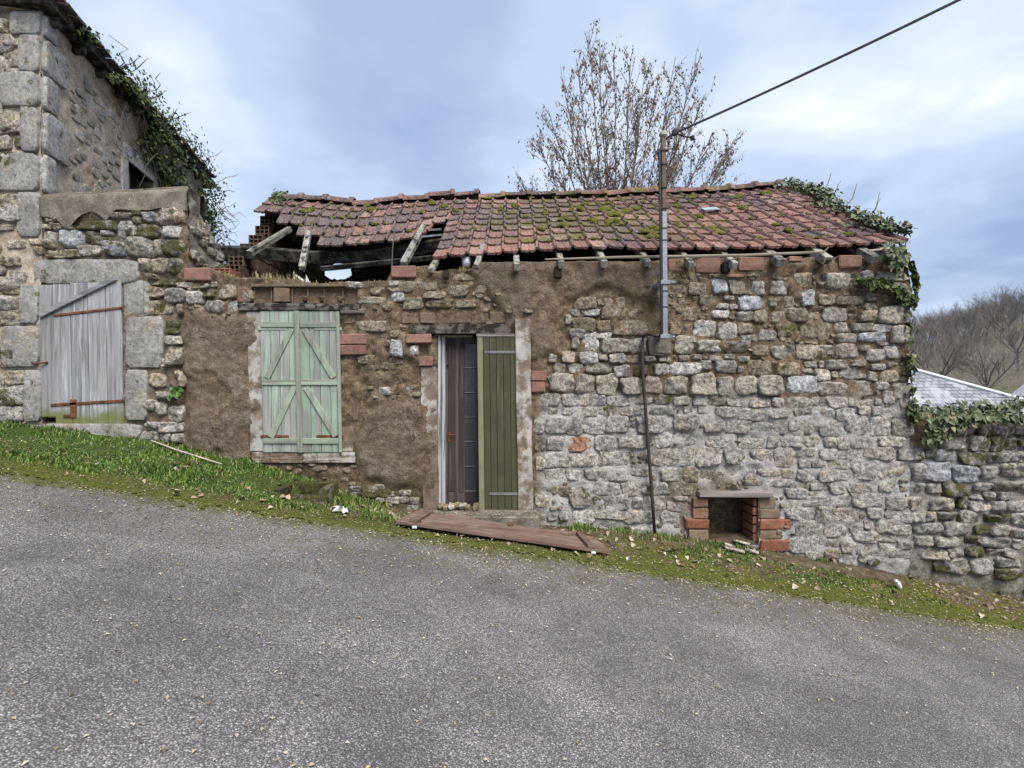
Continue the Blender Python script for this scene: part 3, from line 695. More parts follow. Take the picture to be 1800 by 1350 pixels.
S_FAC += parse(940, 770, 7.5, '''10 18 47 40;42 19 80 38 w;83 15 124 39;147 13 195 36 w;0 24 14 43;14 41 40 57;41 42 66 57;66 41 96 56;96 41 123 56;125 41 152 52;163 39 205 57 w;17 62 46 78 e;0 73 19 90;44 62 74 92 r;76 57 111 75;114 58 137 75 w;138 57 157 75;156 59 176 75;
89 75 124 95;127 78 143 92;142 76 173 97 w;31 94 43 107;17 96 30 108;48 94 79 112 p;78 95 120 106;112 96 160 113;125 116 157 130 p;78 107 118 118''')
S_FAC += parse(1160, 440, 7.5, '''36 43 61 60 e;66 38 88 58 u;12 45 35 57 e;92 40 112 58 e;119 42 138 60;145 41 168 60;50 59 72 73 e;82 60 98 66;101 59 137 79 u;143 64 152 75 p;154 60 180 77 e;70 69 90 78;65 78 90 91 p;92 70 103 78 e;27 74 51 94 e;100 80 120 94;121 79 140 96 e;145 78 168 96 e;43 92 73 115 p;74 95 100 117 p;101 96 122 111 e;105 111 127 121;127 105 151 120;152 95 180 115 e;18 113 45 137;36 115 47 122;48 117 80 134 p;83 119 115 135;120 125 142 139 e;145 125 175 145;12 95 27 112 e;30 97 42 110 e''')
S_FAC += parse(1160, 600, 7.5, '''24 18 39 27 r;41 17 54 24 p;63 19 80 26 p;83 17 97 24;100 20 118 28;7 20 14 28;12 28 51 44;52 24 66 38;70 25 100 42;101 33 109 42;112 25 147 45 e;153 27 182 46 w;6 47 36 70 q;41 43 73 69 q;75 46 96 71 q;97 46 127 71 q;128 44 161 71 q;16 72 39 85 w;42 70 62 84;62 70 86 86 d;87 73 114 87 r;115 73 144 87;145 74 163 87;50 82 72 95;31 84 43 94;72 86 102 100;102 88 136 104;140 90 168 101;18 97 52 116;57 97 85 120 r;87 102 118 121;118 106 149 122;150 105 167 124;168 104 182 118;24 121 60 137;61 125 98 142;103 128 137 142;140 125 156 140;158 124 182 139''')
S_FAC += parse(1160, 770, 7.5, '''22 13 45 36;45 13 84 37;85 12 111 35;117 14 148 38;148 13 178 38;29 39 50 58 e;52 42 84 60 e;84 39 110 55;111 41 128 55;129 40 156 50;157 40 176 53 w;108 55 140 62;142 53 171 64;17 60 46 76 e;165 66 181 80;9 84 29 97;2 98 28 119;165 80 181 92;163 94 181 106;18 76 36 84 e''')
S_FAC += parse(1380, 440, 7.5, '''5 29 37 50 w;51 30 88 52 q;98 27 116 40;118 25 159 42 q;20 53 38 74 u;106 55 117 67;67 60 103 73 e;137 43 158 56;3 76 30 95 e;30 80 49 92 e;51 75 81 94;95 80 117 93 w;104 70 118 82 w;120 73 160 98 q;20 100 43 116 e;42 96 60 118 e;64 95 83 108;86 95 115 108;116 97 138 110;137 100 158 122;66 109 95 122;95 109 134 121 u;120 120 138 126;44 58 66 72 e''')
S_FAC += parse(1380, 600, 7.5, '''0 5 10 22;13 5 42 24 w;42 4 62 19;69 2 97 22 r;98 5 112 13;103 9 130 27;130 3 147 23;25 27 43 35;44 25 52 35;55 23 82 37;86 25 105 33;74 33 110 50;110 29 131 38;131 27 140 35;20 36 36 42;37 37 61 53;61 39 69 49;108 40 120 52;123 37 149 53 w;0 44 42 71 P;44 53 78 71;83 50 116 71;119 53 136 64;127 65 144 82;142 54 165 75;0 73 32 88 w;30 74 45 88;45 74 56 85;55 73 83 88 r;82 75 96 86;97 77 117 86;117 75 128 84;150 75 170 95;8 88 34 100;36 88 62 100;67 87 93 104;94 86 112 97;112 85 127 98;127 88 146 101;158 94 171 103;14 101 39 122 w;44 103 75 125;79 97 110 124;110 99 138 124;141 100 169 125 q;2 125 24 139;24 125 46 140 w;50 125 68 139;68 126 84 143;89 126 116 141;120 125 157 139 w''')
S_FAC += parse(1380, 770, 7.5, '''15 13 45 25;44 14 68 29;70 15 101 30;103 11 143 29 w;149 14 175 30;17 29 33 39;33 29 51 39;52 28 86 41;88 31 119 55;119 37 133 53;134 31 157 50 r;14 41 40 57;41 42 62 57;62 42 82 56;5 57 33 68;31 56 51 69;53 57 66 65;57 62 77 74;80 58 101 72 r;101 60 115 71;120 58 141 70 w;0 67 30 80;30 69 44 78;24 76 61 90;64 74 86 91;87 71 125 90;129 73 154 94;3 81 24 92;5 91 39 108;39 89 60 111;63 91 95 112 r;104 91 126 105;129 94 145 105;147 97 170 111;12 109 48 132;48 112 82 130;84 112 102 125;101 107 114 120;116 106 140 124;134 113 165 127;87 124 118 135;119 124 143 136''')
S_FAC += parse(1360, 900, 7.5, '''18 31 54 53;57 34 86 48;102 25 134 41;136 27 160 40;86 38 106 54;108 41 128 57;150 45 180 60;39 50 57 62;62 48 88 60;128 50 138 60;80 54 110 69;110 53 122 66;138 40 150 55;120 60 138 70 m;160 36 180 48;0 52 10 59 m;12 51 24 58 m''')
S_FAC += parse(600, 460, 5.0, '''44 26 56 35 P;14 31 40 37 e;40 17 66 27 e;67 19 85 26 e;94 21 112 31 e;73 26 92 33 e;54 31 74 42 e;74 33 98 41 e;101 34 119 41 e;15 52 40 62 e;44 69 55 84 P;60 73 68 82 p;34 110 44 117 p;57 110 63 116 p;97 8 118 17 e;3 18 20 23 p;15 82 36 90 e;41 17 52 22 p''')
S_FAC += parse(560, 690, 5.625, '''42 92 60 104 m;55 90 66 96 p;60 96 75 103 m;57 103 66 109 m;72 103 80 110 m;80 102 90 109 m;90 103 100 110 m;66 100 73 106 m;45 105 55 112 m;18 94 30 104 m;30 92 42 98 m;30 98 42 106 m;66 106 74 112 m;80 96 92 102 m;88 110 99 116 m;52 112 62 118 m''')
S_FAC += parse(200, 480, 7.5, '''141 15 160 34 w;122 37 150 54;149 36 166 53;166 22 185 38 e;167 40 182 51 p;128 12 139 19''')
def st_mat(cx, cy, fl):
    if 'm' in fl: return M['granite_very_mossy'], tone(0.8)
    t = tone()
    if 'e' in fl: t = RND.choice([(0.21, 0.18, 0.135), (0.24, 0.21, 0.165), (0.20, 0.175, 0.135)])
    if 'p' in fl: t = (0.39, 0.38, 0.355)
    if 'P' in fl: t = (0.36, 0.375, 0.385)
    if 'u' in fl: t = (0.30, 0.315, 0.34)
    if 'w' in fl: t = (0.30, 0.265, 0.21)
    if 'r' in fl: t = (0.31, 0.262, 0.235)
    if 'R' in fl: t = (0.30, 0.165, 0.105)
    if 'd' in fl: t = (0.17, 0.155, 0.13)
    if 'q' in fl: t = (0.305, 0.285, 0.245)
    if cy > 690 and fl in ('', 'w', 'r'): k_ = RND.uniform(.9, 1.12); t = tuple(lerp(a_, b_*k_, .6) for a_, b_ in zip(t, (0.315, 0.305, 0.285)))
    return (M['granite_mossy'] if RND.random() < 0.06 else M['granite']), t
def st_proud(cx, cy, fl):
    if 'e' in fl: return 0.020
    if 'q' in fl: return 0.042
    return 0.019 if cy > 690 else 0.030
def rubble():                                             # small half-buried stones in the earth mortar
    mb = MB(); occ = [(a-3, b-3, c+3, d_+3) for a, b, c, d_, _ in S_FAC]+[(735, 560, 940, 900), (415, 495, 650, 815), (690, 545, 890, 572), (1220, 858, 1360, 990), (1136, 585, 1180, 630)]
    zones = [(632, 500, 940, 700, 40, 6, 18), (1160, 482, 1590, 690, 130, 5, 13), (960, 690, 1590, 960, 190, 4, 9), (335, 500, 436, 560, 26, 5, 12), (440, 815, 640, 870, 26, 6, 14)]
    for (a, b, c, d_, n, s0, s1) in zones:
        k = 0; tries = 0
        while k < n and tries < n*14:
            tries += 1; x, y, s_ = RND.uniform(a, c), RND.uniform(b, d_), RND.uniform(s0, s1)
            if any(o[0] < x < o[2] and o[1] < y < o[3] for o in occ): continue
            w, h = s_*1.3*D/F, s_*RND.uniform(.6, 1)*D/F; off, zn = facade_relief(np.array([[X(x)]]), np.array([[Z(y)]]))
            if zn[0, 0, 0] > .6 and RND.random() < .75: continue
            v, f = stone_geo(FACADE, X(x), Z(y), w, h, float(off[0, 0])-.012, .024, .2, 10, .7); mb.add(v, f); k += 1; occ.append((x-s_*.7, y-s_*.4, x+s_*.7, y+s_*.4))
    tag(mb.build('rubble', M['granite'], wall, smooth=True, color=(0.205, 0.172, 0.128)), kind='stuff')
rubble()
lay_stones(S_FAC, FACADE, facade_relief, wall, 300, st_mat, st_proud)

def pbox(name, mat, parent, x0, y0, x1, y1, yf, yb, ch=0.006, jit=0.0, color=None, d=D):
    """a block whose front face covers a photo rectangle on the facade, from yf (front) to yb (back)"""
    mb = MB(); mb.box(((X(x0, d)+X(x1, d))/2, (yf+yb)/2, (Z(y0, d)+Z(y1, d))/2), (abs(X(x1, d)-X(x0, d)), abs(yb-yf), abs(Z(y0, d)-Z(y1, d))), None, ch, jit)
    return mb.build(name, mat, parent, color=color)
def bcol(i=None): return BRICKS[RND.randrange(4)] if i is None else BRICKS[i]
BROWN = (0.155, 0.108, 0.078)
def shade(c, a=.82, b=1.2): k = RND.uniform(a, b); return tuple(q*k for q in c)
# bricks let into the front wall
for r in [(598, 588, 646, 606), (598, 607, 646, 624), (715, 588, 760, 604), (738, 627, 762, 644), (690, 469, 733, 489), (329, 473, 374, 495)]:
    pbox('brick', M['red_brick'], wall, *r, D-0.072, D+0.2, 0.010, 0.005, shade((0.225, 0.120, 0.098)))
for r in [(933, 652, 960, 669), (933, 671, 958, 689)]: pbox('brick', M['red_brick'], wall, *r, D-0.038, D+0.15, 0.008, 0.003, (0.235, 0.115, 0.095))
for r in [(933, 634, 960, 651), (705, 551, 736, 570), (738, 549, 766, 569), (768, 550, 829, 570), (831, 546, 858, 569), (860, 548, 888, 569), (612, 690, 630, 740), (603, 556, 626, 570), (604, 573, 625, 586), (604, 641, 622, 690)]:
    pbox('brick', M['red_brick'], wall, *r, D-0.012, D+0.15, 0.014, 0.007, shade((0.135, 0.098, 0.072)))
for r in [(1174, 455, 1201, 478), (1222, 453, 1265, 479), (1297, 452, 1341, 476), (1386, 451, 1409, 460), (1474, 449, 1514, 471), (1262, 482, 1305, 488)]:
    pbox('brick', M['red_brick'], wall, *r, D-0.022, D+0.2, 0.010, 0.005, shade((0.235, 0.128, 0.098)))
# broken hollow bricks over the window: a recess with webs
pbox('recess_back', M['red_brick'], wall, 441, 500, 632, 536, D+0.045, D+0.12, 0, 0, (0.12, 0.085, 0.06))
for a, b in [(418, 441), (482, 509)]: pbox('brick', M['red_brick'], wall, a, 506, b, 532, D-0.02, D+0.07, 0.01, 0.004, BROWN)
for a in (446, 476, 512, 540, 569, 602, 628): pbox('brick_web', M['red_brick'], wall, a-1.1, 505, a+1.2, 533, D+0.012, D+0.07, 0.004, 0.003, (0.17, 0.115, 0.08))
for a in (536, 566, 599):
    mb = MB(); v, f = stone_geo(FACADE, X(a), Z(525), 0.075, 0.065, -0.06, 0.06, 0.2); mb.add(v, f); mb.build('mortar_nub', M['wall_surface'], wall, True)
pbox('brick_slab', M['red_brick'], wall, 443, 499.5, 612, 505, D-0.03, D+0.1, 0.008, 0.006, (0.15, 0.12, 0.09))
# whitewashed trim round window and door
def trim(name, x0, y0, x1, y1, lime, yf=D-0.045, yb=D+0.12, parent=None, bot=0):
    mb = MB(); n = 9; fx = []
    zs = [lerp(Z(y1), Z(y0), t/n) for t in range(n+1)]
    for z in zs:
        t = (z-Z(y1))/max(Z(y0)-Z(y1), 1e-6); sh = bot*(1-t)*D/F; j = RND.uniform(-0.006, 0.006); j2 = RND.uniform(-0.006, 0.006)
        fx.append(((X(x0)+sh+j, yf+RND.uniform(-.003, .003), z), (X(x1)+sh+j2, yf+RND.uniform(-.003, .003), z), (X(x1)+sh+j2, yb, z), (X(x0)+sh+j, yb, z)))
    vs = [p for r in fx for p in r]; fs = []
    for r in range(n):
        for e in range(4): fs.append((r*4+e, r*4+(e+1) % 4, r*4+4+(e+1) % 4, r*4+4+e))
    fs += [(3, 2, 1, 0), (n*4, n*4+1, n*4+2, n*4+3)]
    mb.add(vs, fs); return mb.build(name, M['limewashed_trim'], parent or COT, color=(lime, 0, 0))
trim('window_jamb', 437, 549, 461, 792, 0.72, bot=7)
for a, b, l in [(446, 478, .62), (479, 535, .55), (536, 560, .6), (561, 626, .75)]: trim('window_sill', a, 794, b, 812, l)
trim('window_jamb', 601, 750, 622, 793, 0.55, D-0.03)
trim('door_jamb', 741, 645, 768, 760, 0.66, bot=2)
trim('door_jamb', 743, 761, 770, 893, 0.30, bot=2)
trim('door_jamb', 905, 562, 931, 894, 0.66, D-0.085, bot=6)
lin = MB(); lin.box(((X(423)+X(634))/2, D+0.01, (Z(535)+Z(548))/2), (X(634)-X(423), 0.16, Z(535)-Z(548)), None, 0.012, 0.006); lin.build('window_lintel', M['lintel_wood'], COT)
lin = MB(); lin.box(((X(601)+X(644))/2, D+0.0, Z(548.5)), (X(644)-X(601), 0.14, .05), None, 0.01, 0.005); lin.build('window_lintel', M['shelf_wood'], COT)
lin = MB(); v = []
for yy in (D-0.065, D+0.14):
    for (a, b) in ((722, 573), (885, 570), (907, 587), (722, 587)): v.append((X(a), yy, Z(b)))
lin.add(v, [(3, 2, 1, 0), (4, 5, 6, 7), (0, 1, 5, 4), (1, 2, 6, 5), (2, 3, 7, 6), (3, 0, 4, 7)]); lin.build('door_lintel', M['lintel_wood'], COT)
# ---- window shutters (two leaves)
def qplank(mb, x0, x1, y0, y1, yf, yb, drift=0.0, tops=0.0):
    """plank with a photo outline; drift = sideways pixels at the bottom"""
    t0, t1 = RND.uniform(-tops, tops), RND.uniform(-tops, tops)
    v = []
    for yy in (yf, yb):
        v += [(X(x0)+drift*D/F, yy, Z(y1+t1)), (X(x1)+drift*D/F, yy, Z(y1+t1)), (X(x1), yy, Z(y0+t0)), (X(x0), yy, Z(y0+t0))]
    c = 0.004
    v2 = []
    for i, p in enumerate(v[:4]): v2.append((p[0]+(c if i in (0, 3) else -c), p[1]-c, p[2]+(c if i < 2 else -c)))
    mb.add(v2+v, [(0, 1, 2, 3), (4, 5, 1, 0), (5, 6, 2, 1), (6, 7, 3, 2), (7, 4, 0, 3), (8, 9, 5, 4), (9, 10, 6, 5), (10, 11, 7, 6), (11, 8, 4, 7), (11, 10, 9, 8)])
    return mb
# a part that has pieces is itself a mesh: the thin backing board of the leaf
def part_mesh(name, mat, parent, x0, y0, x1, y1, yf, yb):
    return pbox(name, mat, parent, x0, y0, x1, y1, yf, yb, 0.003)
def leaf2(xa, xb, mirror):
    o = part_mesh('window_shutter', M['mint_plank'], COT, xa+3, 552, xb, 790, D-0.031, D-0.024)
    n = 4; wv = (xb-xa)/n
    for i in range(n): qplank(MB(), xa+i*wv+0.35, xa+(i+1)*wv-0.35, 548, 794, D-0.055, D-0.032, 5, 0.5).build('plank', M['mint_plank'], o)
    for yy in (572, 672, 774):
        mb = MB(); s = (yy-548)/246*5
        mb.box(((X(xa)+X(xb))/2+s*D/F, D-0.066, Z(yy)), (X(xb)-X(xa)-0.03, 0.020, 0.060), None, 0.004, 0.002); mb.build('rail', M['mint_rail'], o)
    def dg(x0, y0, x1, y1):
        mb = MB(); mb.bar((X(x0), D-0.067, Z(y0)), (X(x1), D-0.067, Z(y1)), 0.064, 0.020, (0, -1, 0), 0.004, 0.002); mb.build('brace', M['mint_stile'], o)
    if not mirror: dg(474, 665, 517, 580); dg(481, 768, 522, 681)
    else: dg(590, 664, 539, 580); dg(594, 766, 542, 681)
    for yy in (579, 766):
        mb = MB(); a, b = ((X(xa)-0.02, X(xa)+0.30) if not mirror else (X(xb)-0.28, X(xb)+0.03)); s = (yy-548)/246*5*D/F
        mb.box(((a+b)/2+s, D-0.060, Z(yy)), (b-a, 0.012, 0.030), None, 0.003); mb.build('hinge', M['rusty_iron'] if yy > 700 else M['mint_rail'], o)
    return o
lw = leaf2(461, 527, False); rw = leaf2(528.5, 599, True)
mb = MB(); mb.bar((X(526), D-0.078, Z(548)), (X(533), D-0.078, Z(794)), 0.055, 0.022, (0, -1, 0), 0.005, 0.002); mb.build('cover_strip', M['mint_stile'], rw)
mb = MB(); mb.bar((X(597), D-0.070, Z(549)), (X(602), D-0.070, Z(794)), 0.035, 0.020, (0, -1, 0), 0.005, 0.002); mb.build('cover_strip', M['mint_stile'], rw)
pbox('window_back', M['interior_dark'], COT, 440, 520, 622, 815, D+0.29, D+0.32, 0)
# ---- door: frame, inner glazed leaf, closed green shutter
dr = part_mesh('glazed_door', M['brown_door'], COT, 781, 592, 905, 893, D+0.17, D+0.20)
for (a, b, c, d_, f) in [(780, 590, 815, 893, .125), (812, 590, 842, 602, .13), (812, 868, 842, 893, .13), (785, 606, 799, 868, .118), (836, 590, 905, 893, .14), (804, 600, 813, 870, .118)]:
    pbox('door_rail', M['brown_door'], dr, a, b, c, d_, D+f, D+0.19, 0.006)
for i in range(6):
    y0 = 602+i*44.3; pbox('pane', M['wired_glass'], dr, 814.5, y0+1.2, 836, y0+43, D+0.142, D+0.15, 0.0)
    pbox('glazing_bar', M['grey_iron'], dr, 814, y0+43.2, 836, y0+44.6, D+0.133, D+0.15, 0.001)
mb = MB(); mb.tube([(X(788), D+0.13, Z(765)), (X(788), D+0.085, Z(765)), (X(801), D+0.08, Z(766))], 0.007, 6); mb.box((X(788), D+0.116, Z(770)), (0.03, 0.006, 0.10)); mb.build('door_handle', M['rusty_iron'], dr)
mb = MB(); mb.lathe((X(785), D+0.11, Z(642)), [(0.0, 0.0), (0.014, 0.002), (0.014, 0.012), (0, 0.014)], 8); mb.build('door_knob', M['black_plastic'], dr)
for (a, b, m, f) in [(769, 774.5, 'peeled_frame', 0.0), (775, 781, 'peeled_frame', 0.05)]: pbox('door_frame', M[m], COT, a, 588, b, 896, D+f, D+0.22, 0.006, 0.002)
pbox('door_frame', M['grey_stile'], COT, 769, 588, 830, 592, D+0.04, D+0.2, 0.004)
ds = part_mesh('door_shutter', M['olive_plank'], COT, 842, 592, 910, 892, D-0.028, D-0.02)
xs = [839, 849, 860.5, 872, 884, 896, 910]
for i in range(6): qplank(MB(), xs[i]+.3, xs[i+1]-.3, 589, 895+(i in (2, 3))*1.5, D-0.055, D-0.029, 3.5, 1.8).build('plank', M['grey_stile'] if i == 0 else M['olive_plank'], ds)
pbox('rail', M['shelf_wood'], ds, 838, 587.5, 908, 592.5, D-0.068, D-0.056, 0.003)
pbox('strap_hinge', M['grey_iron'], ds, 852, 617.5, 911, 622, D-0.066, D-0.056, 0.002)
pbox('strap_hinge', M['grey_iron'], ds, 861, 864, 916, 868.5, D-0.066, D-0.056, 0.002)
pbox('hinge_pin', M['grey_iron'], ds, 907, 613, 911.5, 628, D-0.075, D-0.05, 0.002); pbox('hinge_pin', M['grey_iron'], ds, 913, 858, 917, 873, D-0.075, D-0.05, 0.002)
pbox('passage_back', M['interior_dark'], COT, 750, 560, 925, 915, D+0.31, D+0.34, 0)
# ---- door step
st = MB(); st.box(((X(738)+X(945))/2, 5.635, 0.055), (X(945)-X(738), 0.37, 0.17), None, 0.015, 0.006); st.build('door_step', M['concrete'], COT)
st = MB(); st.box(((X(836)+X(944))/2, 5.53, -0.07), (X(944)-X(836), 0.30, 0.16), None, 0.02, 0.01); st.build('door_step', M['concrete'], COT)
# rubble on the sill
for k in range(7):
    mb = MB(); fr = Frame((0, 5.76-RND.uniform(0, .06)), (1, 0), (0, -1)); v, f = stone_geo(fr, X(775+k*10+RND.uniform(-3, 3)), 0.16+RND.uniform(0, 0.03), RND.uniform(.05, .11), RND.uniform(.04, .08), 0, 0.05, .3); mb.add(v, f); mb.build('rubble', M['granite'], COT, True, color=RND.choice([(0.3, 0.24, 0.15), (0.42, 0.4, 0.36), (0.25, 0.2, 0.14)]))
# ---- niche with brick cheeks
pbox('niche_back', M['wall_surface'], COT, 1225, 860, 1350, 985, D+0.44, D+0.48, 0)
shelf = MB(); shelf.box(((X(1225)+X(1354))/2, D+0.0, Z(867)), (X(1354)-X(1225), 0.17, 0.062), None, 0.008, 0.005); shelf.build('niche_lintel', M['shelf_wood'], COT)
ORG = (0.225, 0.088, 0.056); OLD = (0.19, 0.105, 0.07); TAN = (0.185, 0.138, 0.10)
for (a, b, c, d_, col, yf) in [(1216, 874, 1243, 891, OLD, -.035), (1215, 892, 1243, 910, OLD, -.04), (1204, 911, 1243.5, 928, ORG, -.05), (1209, 930, 1243, 952, TAN, -.04),
                              (1332, 874, 1362, 893, TAN, -.03), (1333, 894, 1370, 911, TAN, -.035), (1332.5, 912, 1387, 929, ORG, -.05), (1333, 931, 1372, 946, TAN, -.04), (1334, 947, 1385, 966, ORG, -.055)]:
    pbox('brick', M['red_brick'], wall, a, b, c, d_, D+yf, D+0.28, 0.012, 0.007, shade(col, .85, 1.1))
for k in range(6):
    mb = MB(); mb.box((X(1331)-0.012+RND.uniform(-.004, .004), D+0.15, Z(962-k*15.5)), (0.05, 0.27, 0.085), None, 0.008, 0.003); mb.build('brick', M['red_brick'], wall, color=(0.22, 0.09, 0.06))
# ---- wall joist stubs
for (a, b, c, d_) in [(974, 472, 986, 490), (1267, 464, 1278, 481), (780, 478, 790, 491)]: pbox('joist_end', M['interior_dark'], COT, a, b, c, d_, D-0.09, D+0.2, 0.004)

# ------------------------------------------------------------------ roof
PITCH = math.radians(31.3); CP, SP = math.cos(PITCH), math.sin(PITCH); RY = 8.35; EXPO = 0.312; TW = 0.2015
def ridge_z(x):
    px = 900+x*F/RY; return Z(np.interp(px, [470, 490, 540, 635, 700, 800, 900, 1170, 1300, 1400, 1480], [349, 350, 353, 357.5, 353, 350, 347, 340, 333, 326, 324]), RY)
def roof_pt(x, u):
    z = ridge_z(x)-0.03-u*SP
    sag = 0.21*float(sstep(-0.6, -1.7, x))*float(sstep(0.2, 1.7, u))
    z -= sag+0.012*math.sin(x*2.1+u)+0.085*float(sstep(0.8, 4.6, x))*float(sstep(0.5, 2.4, u))
    z += 0.02*float(fbm(x*1.3, u*1.1, 88, 2))
    return Vector((x, RY-u*CP, z))
roof = MB()
# underside boarding just behind the tiles: a ridge board
rp = [roof_pt(x, 0.02)+Vector((0, 0.05, -0.14)) for x in np.linspace(-3.85, 4.55, 24)]
for a, b in zip(rp[:-1], rp[1:]): roof.bar(a, b, 0.05, 0.16, (0, 0, 1))
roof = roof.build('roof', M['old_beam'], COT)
def tile_mesh(seed):
    r = random.Random(seed); L = EXPO+0.075; w = TW*0.985
    prof = [(-0.5, 0.0), (-0.44, 0.002), (-0.38, -0.006), (-0.10, -0.012), (0.0, -0.004), (0.10, -0.012), (0.30, -0.006), (0.34, 0.012), (0.40, 0.026), (0.46, 0.026), (0.50, 0.008)]
    vs, fs = [], []; n = len(prof)
    for (v, lift, rag) in ((0, 0, 0), (0.5, 0, 0), (1.0, 0.0, 1)):
        for i, (x, h) in enumerate(prof): vs.append((x*w, -v*L+rag*r.uniform(-0.006, 0.006), h+lift+r.uniform(-.0015, .0015)))
    for i, (x, h) in enumerate(prof): vs.append((x*w, -L+0.004+r.uniform(-.004, .004), h-0.026-(0.008 if i % 4 == 1 else 0)))
    for i, (x, h) in enumerate(prof): vs.append((x*w, 0, h-0.016))
    for j in range(3):
        for i in range(n-1): fs.append((j*n+i+1, j*n+i, (j+1)*n+i, (j+1)*n+i+1))
    for i in range(n-1): fs.append((3*n+i+1, 3*n+i, 4*n+i, 4*n+i+1))
    for e in (0, n-1): fs.append((e, n+e, 2*n+e, 3*n+e, 4*n+e) if e else (4*n, 3*n, 2*n, n, 0))
    me = bpy.data.meshes.new('roof_tile'); me.from_pydata(vs, [], fs); me.update(); me.materials.append(M['roof_terracotta'])
    for p in me.polygons: p.use_smooth = False
    return me
TILES = [tile_mesh(s) for s in range(6)]
slots = []
NC = 42; x0 = -3.92
for r in range(9):
    for c in range(NC):
        x = x0+(c+0.5)*TW
        if r >= 5 and x < X(778-(8-r)*6, 6.2): continue
        if r == 4 and x < -2.72: continue
        if r == 3 and x < -3.05: continue
        if r == 2 and x < -3.45: continue
        if r == 4 and -1.15 < x < -0.95: continue
        slots.append((r, c, x))
slots.sort(key=lambda s: -s[0]); extra = MB(); cnt = 0
def place_tile(r, x):
    u0 = r*EXPO; a, b = roof_pt(x, u0), roof_pt(x, u0+EXPO+0.07)
    xd = (roof_pt(x+0.1, u0+0.15)-roof_pt(x-0.1, u0+0.15)).normalized()
    loose = 1.0 if (x < -1.0 and r >= 1) else 0.35
    yd = (a-b).normalized(); zd = xd.cross(yd).normalized(); xd = yd.cross(zd)
    R = Matrix((xd, yd, zd)).transposed()
    R = R @ Matrix.Rotation(-0.070+RND.gauss(0, 0.016*loose), 3, 'X') @ Matrix.Rotation(RND.gauss(0, 0.035*loose+0.006), 3, 'Z') @ Matrix.Rotation(RND.gauss(0, 0.02*loose), 3, 'Y')
    if x < -1.3 and r >= 2: R = R @ Matrix.Rotation(0.16*float(sstep(-1.3, -2.8, x)), 3, 'Z')
    loc = a+zd*0.012+Vector((RND.gauss(0, 0.004), 0, 0))-yd*(RND.uniform(0, 0.016)+0.030*float(fbm(x*1.6, r*3.3, 101, 3)))
    return loc, R
for r, c, x in slots:
    loc, R = place_tile(r, x); me = RND.choice(TILES)
    dark = float(np.clip(0.80+0.55*fbm(x*0.7, r*0.5, 61, 3)-0.22*sstep(1.0, 3.0, x)-0.45*(r >= 8)+0.2*sstep(0,-1.5,x)+0.1*RND.uniform(-1, 1), 0, 1.1))
    moss = float(sstep(-1.5, 0.3, x)*sstep(3.6, 2.2, x)*(r < 8))
    if cnt < 300:
        o = bpy.data.objects.new('roof_tile', me); COL.objects.link(o); o.parent = roof; pl = W[roof.name]
        o.matrix_basis = Matrix.Translation(loc-Vector(pl)) @ R.to_4x4(); o.color = (dark, moss, 0, 1); cnt += 1
    else: extra.add([R @ v.co+loc for v in me.vertices], [tuple(p.vertices) for p in me.polygons])
if extra.v: tag(extra.build('upper_tiles', M['roof_terracotta'], roof, color=(0.6, 0.6, 0)), kind='stuff')
# ridge tiles
def ridge_tile():
    mb = MB(); prof = []; n = 9; L = 0.43
    for (t, s) in ((0, 1.0), (0.80, 1.0), (0.82, 1.25), (0.97, 1.28), (1.0, 1.05)):
        for i in range(n):
            a = math.pi*(i/(n-1)); prof.append((t*L-L/2, -math.cos(a)*0.13*s, math.sin(a)*0.105*s))
    fs = [(j*n+i, j*n+i+1, (j+1)*n+i+1, (j+1)*n+i) for j in range(4) for i in range(n-1)]
    mb.add(prof, fs); me = bpy.data.meshes.new('ridge_tile'); me.from_pydata(mb.v, [], mb.f); me.update(); me.materials.append(M['roof_terracotta'])
    me.polygons.foreach_set('use_smooth', [True]*len(me.polygons)); return me
RT = ridge_tile()
for i in range(20):
    x = -3.60+i*0.41; a, b = roof_pt(x-0.2, 0), roof_pt(x+0.2, 0); d = (b-a).normalized(); z = Vector((0, 0, 1)); y = z.cross(d).normalized(); z = d.cross(y)
    R = Matrix((d, y, z)).transposed() @ Matrix.Rotation(RND.gauss(0, .045), 3, 'Z') @ Matrix.Rotation(RND.gauss(0, .03), 3, 'Y') @ Matrix.Rotation(RND.gauss(0, .06), 3, 'X')
    o = bpy.data.objects.new('ridge_tile', RT); COL.objects.link(o); o.parent = roof
    o.matrix_basis = Matrix.Translation(roof_pt(x, 0)+Vector((0, 0.02, 0.012+RND.gauss(0, .011)))-Vector(W[roof.name])) @ R.to_4x4(); o.color = (RND.uniform(0.45, 0.95), 0.9 if x > -0.5 else 0.1, 0, 1)
